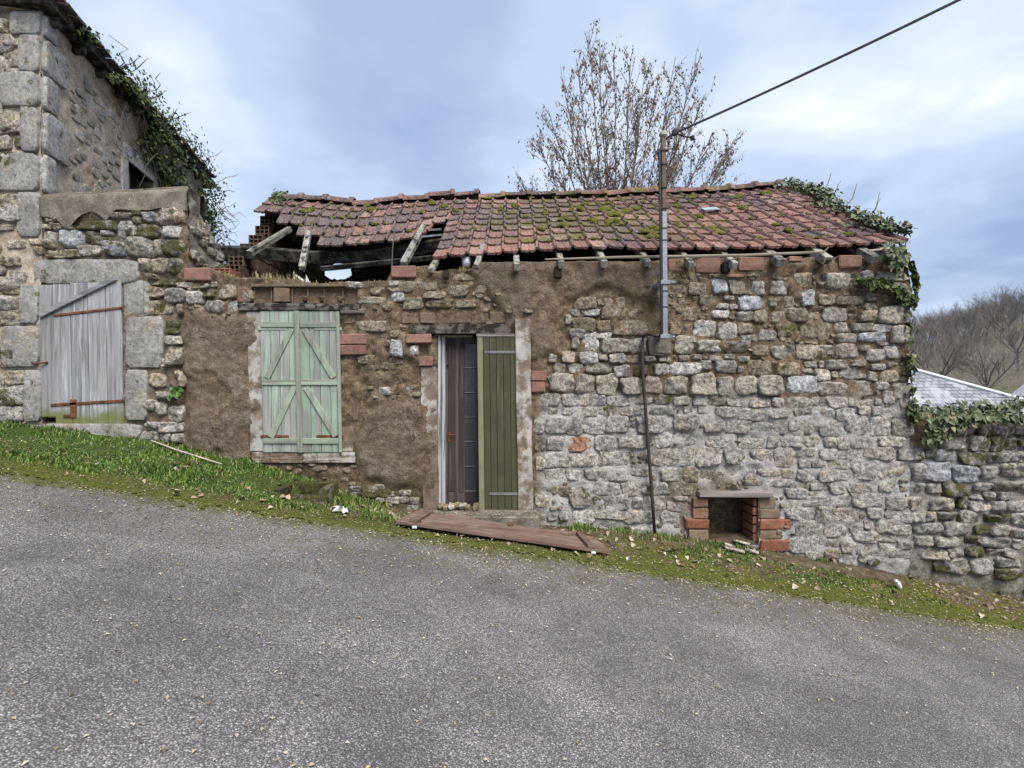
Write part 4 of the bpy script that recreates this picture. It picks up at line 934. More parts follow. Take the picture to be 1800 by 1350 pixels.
# moss cushions
def cushion(mb, c, rx, ry, rz, nrm, xd):
    n, m = 9, 4; yd = nrm.cross(xd).normalized(); vs = []; fs = []
    for j in range(m):
        ph = j/m*math.pi/2
        for i in range(n):
            a = 2*math.pi*i/n; k = 1+RND.uniform(-.22, .22)
            vs.append(c+xd*math.cos(a)*math.cos(ph)*rx*k+yd*math.sin(a)*math.cos(ph)*ry*k+nrm*(math.sin(ph)*rz*RND.uniform(.8, 1.2)-0.01))
    vs.append(c+nrm*rz)
    for j in range(m-1):
        for i in range(n): fs.append((j*n+i, j*n+(i+1) % n, (j+1)*n+(i+1) % n, (j+1)*n+i))
    for i in range(n): fs.append(((m-1)*n+i, (m-1)*n+(i+1) % n, m*n))
    mb.add(vs, fs)
mm = MB(); nrm0 = Vector((0, -SP, CP)); xd0 = Vector((1, 0, 0))
def roof_from_px(px, py):                                     # where the line of sight meets the tiles
    dx, dz = (px-900)/F, (675-py)/F; best = None
    for u in np.linspace(0, 2.8, 140):
        y = RY-u*CP; p = roof_pt(dx*y, u); e = abs(p.z-(CZ+dz*y))
        if best is None or e < best[0]: best = (e, u, dx*y)
    return best[2], best[1]
for (px, py, w) in [(1068, 371, 20), (1085, 381, 20), (1062, 374, 10), (988, 402, 14), (991, 389, 8), (1140, 412, 18), (1150, 405, 14), (1148, 423, 13), (1076, 393, 14), (1097, 374, 13), (1120, 371, 10), (1188, 366, 12), (1190, 376, 8), (1044, 393, 10), (950, 407, 8), (985, 347, 18), (1010, 345, 16), (1050, 343, 12), (905, 365, 8), (1297, 349, 14), (1310, 370, 11), (1232, 385, 10), (1252, 407, 8), (1386, 410, 7), (780, 367, 10), (800, 376, 7), (535, 377, 14), (545, 373, 9), (640, 366, 11), (655, 372, 9), (1020, 372, 7), (955, 380, 7), (880, 372, 6), (1185, 400, 8), (1345, 345, 9), (1215, 350, 10), (1168, 385, 8), (760, 360, 10), (852, 352, 12), (930, 350, 12)]:
    x, u = roof_from_px(px, py)
    for k in range(3):
        cushion(mm, roof_pt(x+RND.uniform(-1, 1)*w*0.005, u+RND.uniform(-.05, .05))+nrm0*0.045, w*0.0055*RND.uniform(.6, 1.1), 0.07*RND.uniform(.6, 1.2), 0.035*RND.uniform(.6, 1.2), nrm0, xd0)
for k in range(170):
    x = RND.uniform(-3.6, 4.3); r = RND.randrange(0, 9)
    if r >= 5 and x < -0.6: continue
    if fbm(x*1.3, r*0.6, 23, 2) < -0.05: continue
    s = RND.uniform(.02, .055); cushion(mm, roof_pt(x, r*EXPO+RND.uniform(0.0, .1))+nrm0*0.04, s, s*.8, .02, nrm0, xd0)
tag(mm.build('roof_moss', M['moss'], roof, smooth=True), kind='stuff')
# rafters
def rafter(x, u0, u1, w=0.065, h=0.085, drop=0.075, name='rafter'):
    mb = MB(); a, b = roof_pt(x, u0)-nrm0*drop, roof_pt(x, u1)-nrm0*drop
    mb.bar(a, b, w, h, nrm0, 0.005, 0.003); return mb.build(name, M['weathered_rafter'], COT)
TAIL = (RY-5.62)/CP
for px in (908, 986, 1060, 1137, 1211, 1285, 1368, 1452, 1536, 1572): rafter(X(px, 5.72), 0.1, TAIL+RND.uniform(-.03, .04), 0.065 if px < 1350 else 0.10)
for (a, b, w, dd) in [((510, 402, 7.35), (438, 445, 6.75), .08, 0), ((542, 408, 6.9), (531, 472, 6.35), .075, 0), ((745, 398, 7.2), (709, 465, 6.25), .085, 0), ((783, 432, 6.3), (757, 476, 5.72), .065, 0), ((850, 432, 6.15), (837, 468, 5.72), .06, 0), ((634, 452, 8.6), (627, 474, 8.2), .10, 0), ((573, 452, 8.8), (563, 470, 8.4), .09, 0)]:
    mb = MB(); mb.bar(P(*a), P(*b), w, w*0.9, (0, -0.5, 0.8), 0.008, 0.006); mb.build('rafter', M['weathered_rafter'], COT)
for (a, b) in [((735, 406, 7.1), (775, 403, 6.9)), ((733, 417, 7.0), (777, 413, 6.8))]:
    mb = MB(); mb.bar(P(*a), P(*b), 0.025, 0.02); mb.build('tile_batten', M['grey_brace'], COT)
mb = MB(); pts = [roof_pt(x, 1.32)-Vector((0, 0.0, 0.27)) for x in np.linspace(-4.45, 4.5, 12)]
for a, b in zip(pts[:-1], pts[1:]): mb.bar(a, b+(b-a)*0.02, 0.16, 0.17, (0, -.4, 1), 0.012, 0.006)
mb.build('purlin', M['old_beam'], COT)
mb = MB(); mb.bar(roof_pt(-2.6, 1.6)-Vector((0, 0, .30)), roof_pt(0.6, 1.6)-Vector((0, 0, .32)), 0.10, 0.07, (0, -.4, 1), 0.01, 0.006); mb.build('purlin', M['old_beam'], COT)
# long pale lath lying along the wall top
mb = MB(); mb.tube([P(958, 456, 5.66), P(1100, 452, 5.66), P(1300, 449, 5.66), P(1448, 443, 5.66)], [0.008, 0.015, 0.016, 0.014], 6); mb.tube([P(1448, 443, 5.66), P(1457, 434, 5.64)], [0.012, 0.004], 5); mb.build('lath', M['lath_wood'], COT)
mb = MB(); mb.tube([P(1527, 441, 5.66), P(1564, 437, 5.66)], 0.012, 6); mb.build('lath', M['lath_wood'], COT)
# thin rusty wire hanging from the roof
mb = MB(); mb.tube([P(697, 372, 7.3), P(694, 400, 6.7), P(690, 440, 6.2), P(689, 470, 5.9)], 0.007, 5); mb.build('hanging_wire', M['cable_grey'], COT)
# rear slope with a hole, gables, rear wall
def rear():
    mb = MB(); xs = np.concatenate([np.linspace(-3.95, -2.7, 70), np.linspace(-2.6, 4.6, 20)]); us = np.linspace(0, 2.9, 130); idx = {}
    for i, x in enumerate(xs):
        for j, u in enumerate(us):
            idx[i, j] = len(mb.v); mb.v.append((x, RY+u*CP, float(ridge_z(x))-0.03-u*SP))
    for i in range(len(xs)-1):
        for j in range(len(us)-1):
            xm, um = (xs[i]+xs[i+1])/2, (us[j]+us[j+1])/2
            e = ((xm+3.28)+0.45*(um-1.62))/0.26; g = (um-1.62)/0.26; e += .35*float(fbm(xm*9, um*9, 4, 3)); g += .35*float(fbm(xm*9, um*9, 6, 3))
            if e*e+g*g < 1: continue
            mb.f.append((idx[i, j], idx[i+1, j], idx[i+1, j+1], idx[i, j+1]))
    b = len(mb.v); mb.v += [(p[0], p[1], p[2]+0.05) for p in mb.v]; mb.f += [tuple(q+b for q in f[::-1]) for f in mb.f]
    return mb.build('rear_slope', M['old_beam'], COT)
rear()
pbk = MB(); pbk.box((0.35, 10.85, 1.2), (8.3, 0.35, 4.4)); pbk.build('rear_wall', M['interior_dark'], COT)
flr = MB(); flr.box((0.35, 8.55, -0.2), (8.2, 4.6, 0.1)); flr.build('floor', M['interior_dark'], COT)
def right_gable():
    mb = MB(); pr = [(6.15, -1.4), (10.7, -1.4), (10.7, 2.95), (RY, float(ridge_z(4.5))-.15), (6.15, 3.05)]
    v = [(xx, y, z) for xx in (4.2, 4.56) for y, z in pr]; n = 5
    mb.add(v, [tuple(range(n)), tuple(range(2*n-1, n-1, -1))]+[(i, (i+1) % n, n+(i+1) % n, n+i) for i in range(n)]); mb.build('gable_wall', M['concrete'], COT)
right_gable()
lg = MB(); lg.box((-3.86, 8.4, 0.9), (0.22, 4.6, 3.4)); lg = lg.build('gable_wall', M['wall_surface'], COT)
def hollow_brick(c, size):                                         # open cells face the road
    mb = MB(); sx, sy, sz = size
    mb.box((c[0], c[1]+0.03, c[2]), (sx*0.96, sy-0.06, sz*0.96))
    for i in range(4): mb.box((c[0]-sx/2+sx*i/3*0.94+sx*0.03, c[1]-sy/2+0.03, c[2]), (0.014, 0.06, sz))
    for i in range(4): mb.box((c[0], c[1]-sy/2+0.031, c[2]-sz/2+sz*i/3*0.94+sz*0.03), (sx, 0.058, 0.014))
    return mb
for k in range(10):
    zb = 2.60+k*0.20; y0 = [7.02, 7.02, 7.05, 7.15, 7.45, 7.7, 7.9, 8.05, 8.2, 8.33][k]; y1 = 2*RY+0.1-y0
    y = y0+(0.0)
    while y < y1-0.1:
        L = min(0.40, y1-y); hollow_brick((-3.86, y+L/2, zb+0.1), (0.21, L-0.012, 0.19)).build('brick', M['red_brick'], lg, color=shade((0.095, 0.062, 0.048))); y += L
hb = hollow_brick((X(398, 6.3), 6.3, Z(482, 6.3)), (0.20, 0.2, 0.10)); hb.build('brick', M['red_brick'], wall, color=(0.24, 0.10, 0.07))
# ------------------------------------------------------------------ low shed wall with the plank door, left of the cottage
SHED = thing('shed_wall', (X(205), 6.1, gz(X(205), 5.8)), 'rough stone shed wall with concrete coping and grey plank door beside the tall house', 'wall')
def shed_relief(K, Zv):
    px = 900+K*F/D; py = 675-(Zv-CZ)*F/D; w = fbm(K*2.5, Zv*2.5, 14, 4)
    pl = srect(px+20*w, py+20*w, 296, 560, 385, 830)
    dm = 0.6*sstep(0.0, 0.3, fbm(K*2, Zv*2, 71, 3))*srect(px, py, 75, 395, 335, 520, 30)
    off = 0.02*fbm(K*1.2, Zv*1.2, 21, 3)+0.03*fbm(K*8, Zv*8, 22, 4)-0.03*srect(px, py, 75, 390, 335, 545, 20)+0.042*pl
    fo, fz = facade_relief(K, Zv); t = sstep(300, 320, px); zn = np.stack([pl, 0.12*(1-pl)+0*px, dm], -1)
    return off*(1-t)+(fo-.004)*t, zn*(1-t)[..., None]+fz*t[..., None]
def shed_top(k): return float(np.interp(k, [X(73), X(325), X(332)], [Z(342), Z(328), Z(332)]))
HATCH = (X(73), X(217), Z(742), Z(500))
sw = wall_sheet('stone_face', M['wall_surface'], FACADE, X(73.5), X(332), cot_bot, shed_top, shed_relief, SHED, holes=[HATCH], thick=0.3, reveal=0.25, caps=(False, False))
RET = Frame((X(330), D), (0, 1), (1, 0))
def ret_relief(K, Zv): 
    off = 0.05*fbm(K*4, Zv*4, 33, 4)+0.02*fbm(K*14, Zv*14, 34, 3); return off, np.stack([0*K, 0.55+0*K, 0.35+0*K], -1)
wall_sheet('side_face', M['wall_surface'], RET, 0.0, 1.5, lambda k: 1.8, lambda k: 3.76-0.93*k+0.05*float(fbm(k*6, 1.1, 2, 3)), ret_relief, SHED, thick=0.5, res=0.035, caps=(False, True))
for k in range(26):
    kk = RND.uniform(0.05, 1.0); zz = RND.uniform(2.9, 3.70-0.93*kk)
    if zz < 2.9: continue
    mb = MB(); v, f = stone_geo(RET, kk, zz, RND.uniform(.12, .26), RND.uniform(.08, .18), 0.0, .05, .5); mb.add(v, f)
    mb.build('stone', M['granite_mossy'], SHED, True, color=tone(.95))
cop_b = lambda k: float(np.interp(k, [X(q) for q in (73, 100, 118, 125, 145, 165, 190, 205, 240, 262, 280, 300, 330)], [Z(q) for q in (381, 384, 400, 400, 378, 372, 388, 370, 370, 372, 367, 366, 372)])+0.012*fbm(k*12, 0, 6, 2))
def cop_relief(K, Zv):
    t = Zv-np.vectorize(shed_top)(K); off = 0.030+0.010*fbm(K*5, Zv*5, 44, 4)-0.05*sstep(-0.05, 0.004, t)
    return off, np.zeros(K.shape+(3,))
wall_sheet('coping', M['concrete'], FACADE, X(74), X(331), cop_b, lambda k: shed_top(k)+0.012, cop_relief, SHED, thick=0.22, res=0.03, caps=(True, True))
S_SH = parse(0, 310, 7.5, '''60 54 78 61 e;58 63 67 70 w;68 62 81 71 w;104 58 155 71 m;57 71 75 95;76 70 110 92 u;111 73 135 86 m;133 72 150 79 p;118 80 152 91 m;60 96 106 108 w;100 90 133 105;135 84 164 106 u;143 49 175 55;82 64 96 70 w''')
S_SH += parse(200, 310, 7.5, '''1 58 32 83 p;25 45 39 53 m;41 49 57 61 P;27 54 38 65 m;28 62 61 82 m;58 42 96 64;65 64 98 82 p;17 80 54 107;53 81 70 105;62 84 98 106 m;33 108 48 125 w;48 107 72 128 w;72 108 92 128 m''')
S_SH += parse(200, 480, 7.5, '''42 1 57 8 w;48 8 64 16 m;64 9 82 17 m;46 18 67 32 w;68 21 98 40;42 34 80 56 w;83 41 95 55 e;97 24 120 41;117 22 137 34 m;115 14 128 21;87 13 110 20;72 60 92 80 m;69 82 92 95;70 95 95 121;66 112 75 124''')
S_SH += parse(200, 640, 7.5, '''47 11 70 32 w;80 8 90 32 w;86 8 97 30 w;58 36 84 47 w;42 46 60 62 w;59 48 72 66 w;73 54 94 76;45 76 62 90;36 88 62 102;62 90 78 104;78 92 94 104;35 103 60 112;62 76 94 90''')
for (a, b, c, d_) in [(55, 455, 242, 499), (214, 491, 262, 556), (222, 557, 290, 648), (223, 650, 262, 739), (67, 744, 252, 772), (74, 648, 76, 650)][:5]: S_SH.append((a, b, c, d_, 'b'))
def sh_mat(cx, cy, fl):
    if 'b' in fl: return M['granite_dressed'], (0.262, 0.258, 0.245)
    m, t = st_mat(cx, cy, fl); return (M['granite_mossy'] if m == M['granite'] and RND.random() < .2 else m), t
lay_stones(S_SH, FACADE, shed_relief, SHED, 300, sh_mat, lambda x, y, fl: 0.04 if 'b' in fl else 0.05)
# plank door of the shed
pd = pbox('plank_door', M['blue_grey_plank'], SHED, 74, 505, 214, 735, D+0.02, D+0.03, 0.002)
xs = [68, 94, 124, 154.5, 186, 214]; bt = [732, 750, 748, 750, 746]; tp = [501, 500, 497, 496, 495]
for i in range(5): qplank(MB(), xs[i]+.5, xs[i+1]-.5, tp[i], bt[i], D-0.012, D+0.018, 5.5 if i else 7, 1.2).build('plank', M['blue_grey_plank'], pd)
mb = MB(); mb.bar((X(75), D-0.035, Z(555)), (X(207), D-0.035, Z(490)), 0.055, 0.03, (0, -1, 0), 0.006, 0.003); mb.build('brace', M['grey_brace'], pd)
mb = MB(); mb.bar((X(97), D-0.022, Z(555)), (X(220), D-0.022, Z(541)), 0.027, 0.012, (0, -1, 0), 0.003); mb.build('strap_hinge', M['rusty_iron'], pd)
mb = MB(); mb.bar((X(92), D-0.022, Z(712)), (X(223), D-0.022, Z(704)), 0.032, 0.012, (0, -1, 0), 0.003); mb.build('strap_hinge', M['rusty_iron'], pd)
mb = MB(); mb.box((X(132), D-0.024, Z(718)), (0.075, 0.008, 0.21), None, 0.003); mb.box((X(124), D-0.026, Z(731)), (0.12, 0.006, 0.035), None, 0.003); mb.build('iron_patch', M['rusty_iron'], pd)
mb = MB(); mb.tube([(X(64), D-0.06, Z(637)), (X(72), D-0.065, Z(640)), (X(80), D-0.05, Z(638)), (X(87), D-0.02, Z(637))], 0.012, 6); mb.build('latch', M['rusty_iron'], pd)
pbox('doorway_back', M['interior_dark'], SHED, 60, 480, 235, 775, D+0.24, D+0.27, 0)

# ------------------------------------------------------------------ tall stone house at the left edge
C0 = Vector((X(73.5), D)); SD = Vector((-0.233, 1.0)).normalized(); SN = Vector((SD.y, -SD.x))
SIDE = Frame(C0, SD, SN); EAVE = Z(20)
TH = thing('stone_house', (-6.4, 7.5, gz(-5.6, 5.8)), 'tall stone house with granite quoins, pale pointing and ivy under its eaves', 'house')
def th_relief(K, Zv):
    off = 0.02*fbm(K*1.5, Zv*1.5, 51, 3)+0.022*fbm(K*7, Zv*8, 52, 4)+0.008*fbm(K*22, Zv*22, 53, 2); return off, np.zeros(K.shape+(3,))
thf = wall_sheet('front_wall', M['lime_pointing'], FACADE, -7.6, X(73.5), lambda k: -0.9, lambda k: EAVE, th_relief, TH, thick=0.03, res=0.035, caps=(False, False))
wk0, wz1 = SIDE.hit(222, 284); wk1, wz1b = SIDE.hit(268, 318)
ths = wall_sheet('side_wall', M['lime_pointing'], SIDE, 0.0, 5.1, lambda k: 1.5, lambda k: EAVE, th_relief, TH, holes=[(wk0, wk1, 2.6, (wz1+wz1b)/2)], thick=0.5, res=0.045, reveal=0.22, caps=(False, False))
S_TH = [(a, b, c, d_, 'b') for (a, b, c, d_) in [(-4, 270, 73, 337), (33, 338, 73, 417), (42, 191, 72.5, 269), (2, 129, 72.5, 190), (36, 64, 72.5, 128), (20, 22, 72.5, 63), (40, 501, 72, 570), (8, 573, 72, 646), (45, 649, 75, 743)]]
S_TH += parse(0, 310, 7.5, '''0 24 30 42 w;0 44 20 55;0 64 20 74;12 84 35 96;0 105 30 120 w;40 83 55 91;46 93 56 105 w;15 125 35 148''')
S_TH += parse(0, 480, 7.5, '''0 30 28 49;0 51 27 69 w;2 17 30 29 w;0 95 10 108;0 110 12 125 w''')
S_TH += parse(0, 630, 7.5, '''8 15 34 35 w;10 36 33 60;0 46 9 62;0 62 33 85;0 22 7 43;12 87 25 95 m;33 87 60 96''')
S_TH += parse(0, 0, 7.5, '''0 28 14 45;5 68 32 90 w;0 108 12 128;8 50 30 62;0 52 20 66 w;0 82 30 98''')
S_TH += parse(0, 160, 7.5, '''0 30 20 55 w;5 85 40 108;20 55 40 75 w;0 60 16 78''')
S_TH += courses(-260, -8, 30, 760, 22, 40, 30, 62, 3)
lay_stones(S_TH, FACADE, th_relief, thf, 300, sh_mat, lambda x, y, fl: 0.04 if 'b' in fl else 0.03)
for (zt_, zb_, w) in [(22, 63, .22), (64, 128, .42), (129, 190, .24), (191, 269, .46), (270, 337, .2)]:
    zc = (Z(zt_)+Z(zb_))/2; hh = Z(zt_)-Z(zb_)-0.01
    mb = MB(); v, f = stone_geo(SIDE, w/2, zc, w, hh, 0.01, 0.035, 1.7, 24, 0.12); mb.add(v, f); mb.build('quoin', M['granite_dressed'], ths, True, color=(0.31, 0.31, 0.30))
for k in range(330):
    kk = RND.uniform(0.3, 3.6); zz = RND.uniform(3.5, EAVE-0.15); w = RND.uniform(.08, .24); h = w*RND.uniform(.4, .8)
    if kk-w/2 < 0.5 or kk+w/2 > wk0-.15: continue
    mb = MB(); v, f = stone_geo(SIDE, kk, zz, w, h, .010, .009, .4, 12); mb.add(v, f); mb.build('stone', M['granite_dressed'], ths, True, color=tone(1.0))
# window of the side wall
zt_w = (wz1+wz1b)/2
def sbox(name, mat, k0, k1, z0, z1, o0, o1, parent=TH):
    mb = MB(); v = [SIDE.pt(k, z, o) for o in (o1, o0) for (k, z) in ((k0, z0), (k1, z0), (k1, z1), (k0, z1))]
    mb.add(v, [(0, 1, 2, 3), (7, 6, 5, 4), (0, 4, 5, 1), (1, 5, 6, 2), (2, 6, 7, 3), (3, 7, 4, 0)]); return mb.build(name, mat, parent, color=(0.4, 0.4, 0.38))
wn = sbox('window', M['interior_dark'], wk0-.1, wk1+.1, 2.4, zt_w+.1, -0.24, -0.22)
sbox('lintel', M['granite_dressed'], wk0-.12, wk1+.15, zt_w, zt_w+.22, -0.2, 0.035)
sbox('jamb', M['granite_dressed'], wk0-.16, wk0, 2.5, zt_w-.002, -0.2, 0.03)
sbox('jamb', M['granite_dressed'], wk1, wk1+.15, 2.5, zt_w-.002, -0.2, 0.03)
sbox('frame', M['shelf_wood'], wk0+.0, wk0+.06, 2.5, zt_w, -0.2, -0.15, wn); sbox('frame', M['shelf_wood'], (wk0+wk1)/2-.03, (wk0+wk1)/2+.03, 2.5, zt_w, -0.2, -0.15, wn)
# roof of the tall house
def th_roof():
    mb = MB(); o = 0.15
    def q(k, off, z): return Vector(SIDE.pt(k, z, off))
    a0 = q(-o, o, EAVE+0.02); a1 = q(5.35, o, EAVE+0.02); f0 = Vector((-9.5, a0.y, EAVE+0.02)); b1 = Vector((a1.x-5, a1.y+.5, EAVE+0.02))
    r0 = Vector((-9.0, 8.5, EAVE+2.4)); r1 = Vector((-9.3, 10.2, EAVE+2.4))
    up = Vector((0, 0, 0.10)); base = [a0, a1, b1, f0]; vs = base+[p+up for p in base]+[r0, r1]
    mb.add(vs, [(3, 2, 1, 0), (0, 1, 5, 4), (1, 2, 6, 5), (3, 0, 4, 7), (4, 5, 9, 8), (7, 4, 8), (5, 6, 9)])
    r = mb.build('roof', M['old_beam'], TH)
    for i in range(27):                                           # ragged row of tile ends along the eave
        k = -0.3+i*0.205; mb = MB(); p = q(k, o+RND.uniform(-0.02, .02), EAVE+0.14+RND.uniform(-.015, .015))
        d3 = Vector((SD.x, SD.y, 0)); mb.bar(p-d3*0.098, p+d3*0.098, 0.16, 0.03, (0, 0, 1), 0.008, 0.006); o_ = mb.build('roof_tile', M['roof_terracotta'], r, color=(1.0, 0.3, 0))
    for i in range(8):
        p = Vector((a0.x-0.1-i*0.205, a0.y-RND.uniform(.02, .06), EAVE+0.14)); mb = MB(); mb.box(p, (0.196, 0.16, 0.03), None, .008, .005); mb.build('roof_tile', M['roof_terracotta'], r, color=(1.0, 0.3, 0))
    for i in range(11):
        k = 0.1+i*0.5; mb = MB(); mb.bar(q(k, -0.05, EAVE-0.05), q(k, o-0.03, EAVE-0.05), 0.08, 0.10, (0, 0, 1), 0.008, .004); mb.build('rafter_end', M['old_beam'], r)
th_roof()

# ------------------------------------------------------------------ boundary wall right of the cottage
BW = thing('boundary_wall', (X(1720), 6.0, gz(X(1720), 5.8)), 'low grey rubble boundary wall topped with ivy, right of the cottage', 'wall')
def bw_relief(K, Zv):
    px = 900+K*F/D; py = 675-(Zv-CZ)*F/D; w = fbm(K*3, Zv*3, 61, 3)
    gm = 0.62*sstep(765, 800, py+20*w); dm = np.maximum(sstep(780, 735, py+25*w)*0.6, 0.85*sstep(965, 1010, py+30*w))
    off = 0.02*fbm(K*1.2, Zv*1.2, 62, 3)+0.03*fbm(K*8, Zv*8, 63, 4)-0.03*sstep(790, 760, py)
    return off, np.stack([0*K, gm, dm], -1)
bw_top = lambda k: Z(738)+0.06*float(fbm(k*3, 0.4, 9, 3))
bws = wall_sheet('wall_face', M['wall_surface'], FACADE, X(1598)+0.004, 7.6, cot_bot, bw_top, bw_relief, BW, thick=0.5, caps=(True, True))
S_BW = parse(1580, 700, 8.182, '''73 29 109 55;115 36 135 54 m;137 33 168 55;170 41 182 53;27 56 53 71 R;59 56 98 75 r;100 55 128 76;129 54 150 77 m;150 57 170 74 m;172 55 190 71 m;35 72 49 88 m;50 73 83 91 u;84 77 122 97 m;124 78 158 94;158 78 168 92;169 75 190 95;16 72 33 90;33 91 74 119 u;75 95 110 120 u;112 97 141 116;142 93 182 114;16 92 32 119;37 121 58 137;62 120 90 140 m;102 121 130 133;132 118 182 134;20 121 36 133''')
S_BW += parse(1580, 860, 8.182, '''10 10 33 30 r;40 9 77 29;79 11 97 28 m;101 5 116 14;117 3 136 15;137 3 160 15;100 14 128 29;130 16 148 30;150 15 182 32;14 32 33 47;33 31 50 45;48 30 80 45 m;82 30 114 48;121 35 140 47 m;141 34 155 46 m;157 32 182 50;20 47 60 64;61 46 99 65;105 50 128 64 m;129 50 157 66;157 54 182 68;47 66 84 81;92 65 112 78 m;115 67 152 83;158 70 182 85;20 66 46 80;23 82 65 100;66 84 92 97;94 81 121 97 m;123 84 146 95 r;147 84 168 97;47 100 66 118 m;66 98 100 121;100 98 134 121;137 96 172 112;137 113 176 130 m''')
S_BW += courses(1806, 2070, 742, 1060, 15, 26, 20, 42, 4)
lay_stones(S_BW, FACADE, bw_relief, bws, 300, lambda x, y, fl: ((M['granite_mossy'] if not fl and RND.random() < .12 else st_mat(x, y, fl)[0]), tuple(q*.93 for q in st_mat(x, y, fl)[1])), lambda x, y, fl: 0.05)

# ------------------------------------------------------------------ service mast, cables, conduit
MY = 5.5
MAST = thing('service_mast', (X(1168, MY), MY, Z(596, MY)), 'slim galvanised service mast with black ties standing off the cottage front wall', 'mast')
mb = MB(); mb.bar((X(1168.5, MY), MY, Z(596, MY)), (X(1167, MY), MY, Z(372, MY)), 0.056, 0.05, (0, -1, 0), 0.006); mb.build('lower_tube', M['galvanised'], MAST)
mb = MB(); mb.bar((X(1167, MY), MY+.002, Z(372, MY)), (X(1165.5, MY), MY+.002, Z(236, MY)), 0.048, 0.044, (0, -1, 0), 0.006); mb.build('upper_tube', M['mast_rust'], MAST)
mb = MB(); mb.box((X(1165.5, MY), MY, Z(236, MY)), (0.075, 0.07, 0.05), None, 0.012); mb.build('cap', M['pebble'], MAST)
for py in (265, 289, 330, 367, 402, 423, 512, 540): 
    mb = MB(); mb.box((X(1166.8, MY), MY, Z(py, MY)), (0.066, 0.060, 0.012)); mb.build('cable_tie', M['black_plastic'], MAST)
for py in (497, 592):
    mb = MB(); mb.box((X(1168, MY), MY-0.005, Z(py, MY)), (0.11, 0.075, 0.05), None, 0.006); mb.box((X(1168, MY)+.085, MY-.01, Z(py, MY)), (0.05, 0.03, 0.02), None, .004); mb.build('clamp', M['galvanised'], MAST)
mb = MB(); mb.bar((X(1165, MY), MY, Z(499, MY)), P(1146, 508, D+.05), 0.07, 0.045, (0, 0, 1), .004); mb.build('bracket', M['galvanised'], MAST)
mb = MB(); mb.bar((X(1165, MY), MY, Z(593, MY)), P(1150, 594, D+.05), 0.07, 0.045, (0, 0, 1), .004); mb.build('bracket', M['galvanised'], MAST)
pbox('mortar_pad', M['concrete'], COT, 1141, 505, 1160, 526, D-0.06, D+.1, .01, .006); pbox('mortar_pad', M['concrete'], COT, 1138, 590, 1176, 624, D-0.075, D+.1, .02, .012)
mb = MB(); mb.tube([P(1159, 262, MY-.02), P(1160, 330, MY-.03), P(1161, 420, MY-.03), P(1163, 560, MY-.03), P(1163, 588, MY-.03), P(1155, 592, MY), P(1140, 588, 5.62), P(1131, 590, 5.70), P(1129, 600, 5.72)], 0.013, 6); mb.build('feed_cable', M['black_plastic'], MAST)
mb = MB(); mb.tube([P(1158, 262, MY), P(1154, 266, MY), P(1157, 272, MY), P(1161, 300, MY)], 0.010, 5); mb.build('cable_loop', M['black_plastic'], MAST)
mb = MB(); mb.tube([P(1166, 248, MY), P(1176, 240, MY), P(1186, 234, MY)], 0.010, 5); mb.lathe(P(1186, 238, MY), [(0, 0), (.028, .0), (.03, .05), (.012, .07), (0, .07)], 8); mb.tube([P(1188, 234, MY), P(1203, 240, MY), P(1216, 242, MY)], 0.009, 5); mb.lathe(P(1217, 246, MY), [(0, 0), (.024, .0), (.026, .04), (0, .05)], 8); mb.build('insulator', M['black_plastic'], MAST)
A, B = Vector(P(1186, 234, MY)), Vector(P(1685, 0, 4.2)); dv = B-A
pts = [A+dv*t+Vector((0, 0, -0.20*t*(1-t)*0.35)) for t in np.linspace(0, 1, 9)]+[A+dv*t+Vector((0, 0, 0.02*(t-1))) for t in np.linspace(1.3, 6, 8)]
mb = MB(); mb.tube(pts, 0.0125, 6); tag(mb.build('overhead_cable', M['cable_grey']), 'thick grey overhead cable rising from the mast top across the sky', 'cable')
mb = MB(); pc = [P(1129, 598, 5.72), P(1130, 660, 5.72), P(1137, 750, 5.72), P(1146, 870, 5.72), P(1151, 938, 5.70)]; mb.tube(pc, 0.019, 8)
CD = thing('conduit', P(1151, 938, 5.70), 'thin dark brown conduit running down the stone wall below the mast', 'pipe'); mb.build('pipe', M['conduit_brown'], CD, True)
mb = MB(); mb.box(P(1144, 858, 5.75), (0.06, 0.05, 0.02)); mb.build('pipe_clip', M['rusty_iron'], CD)
mb = MB(); mb.box(P(1129, 606, 5.735), (0.055, 0.05, 0.012)); mb.build('pipe_clip', M['grey_iron'], CD)

# ------------------------------------------------------------------ fallen shutter on the verge
FB = thing('fallen_shutter', (-0.1, 5.0, gz(-0.1, 5.0)), 'reddish brown board shutter with battens lying on the mossy verge', 'shutter')
q00, q10, q01, q11 = Vector((-1.10, 4.82, 0)), Vector((0.97, 4.98, 0)), Vector((-0.99, 5.30, 0)), Vector((0.88, 5.46, 0))
for q in (q00, q10, q01, q11): q.z = 0
for q, h in ((q00, .075), (q10, .085), (q01, .075), (q11, .075)): q.z = float(zroad(q.x, q.y))+h
nb = (q10-q00).cross(q01-q00).normalized()
def fbp(s, t): return q00.lerp(q10, s).lerp(q01.lerp(q11, s), t)
for i in range(4):
    t0, t1 = i/4+.009, (i+1)/4-.009; mb = MB(); e0, e1 = RND.uniform(-.004, .004), RND.uniform(-.004, .004)
    v = [fbp(0+e0, t0), fbp(1+e1, t0), fbp(1+e1, t1), fbp(0+e0, t1)]; v = v+[p-nb*0.024 for p in v]
    mb.add(v, [(0, 1, 2, 3), (7, 6, 5, 4), (0, 4, 5, 1), (1, 5, 6, 2), (2, 6, 7, 3), (3, 7, 4, 0)]); mb.build('plank', M['fallen_board'], FB)
for s in (0.075, 0.905):
    mb = MB(); mb.bar(fbp(s, 0.03)+nb*.013, fbp(s, 0.97)+nb*.013, 0.075, 0.040, nb, .004); mb.build('batten', M['fallen_board'], FB)
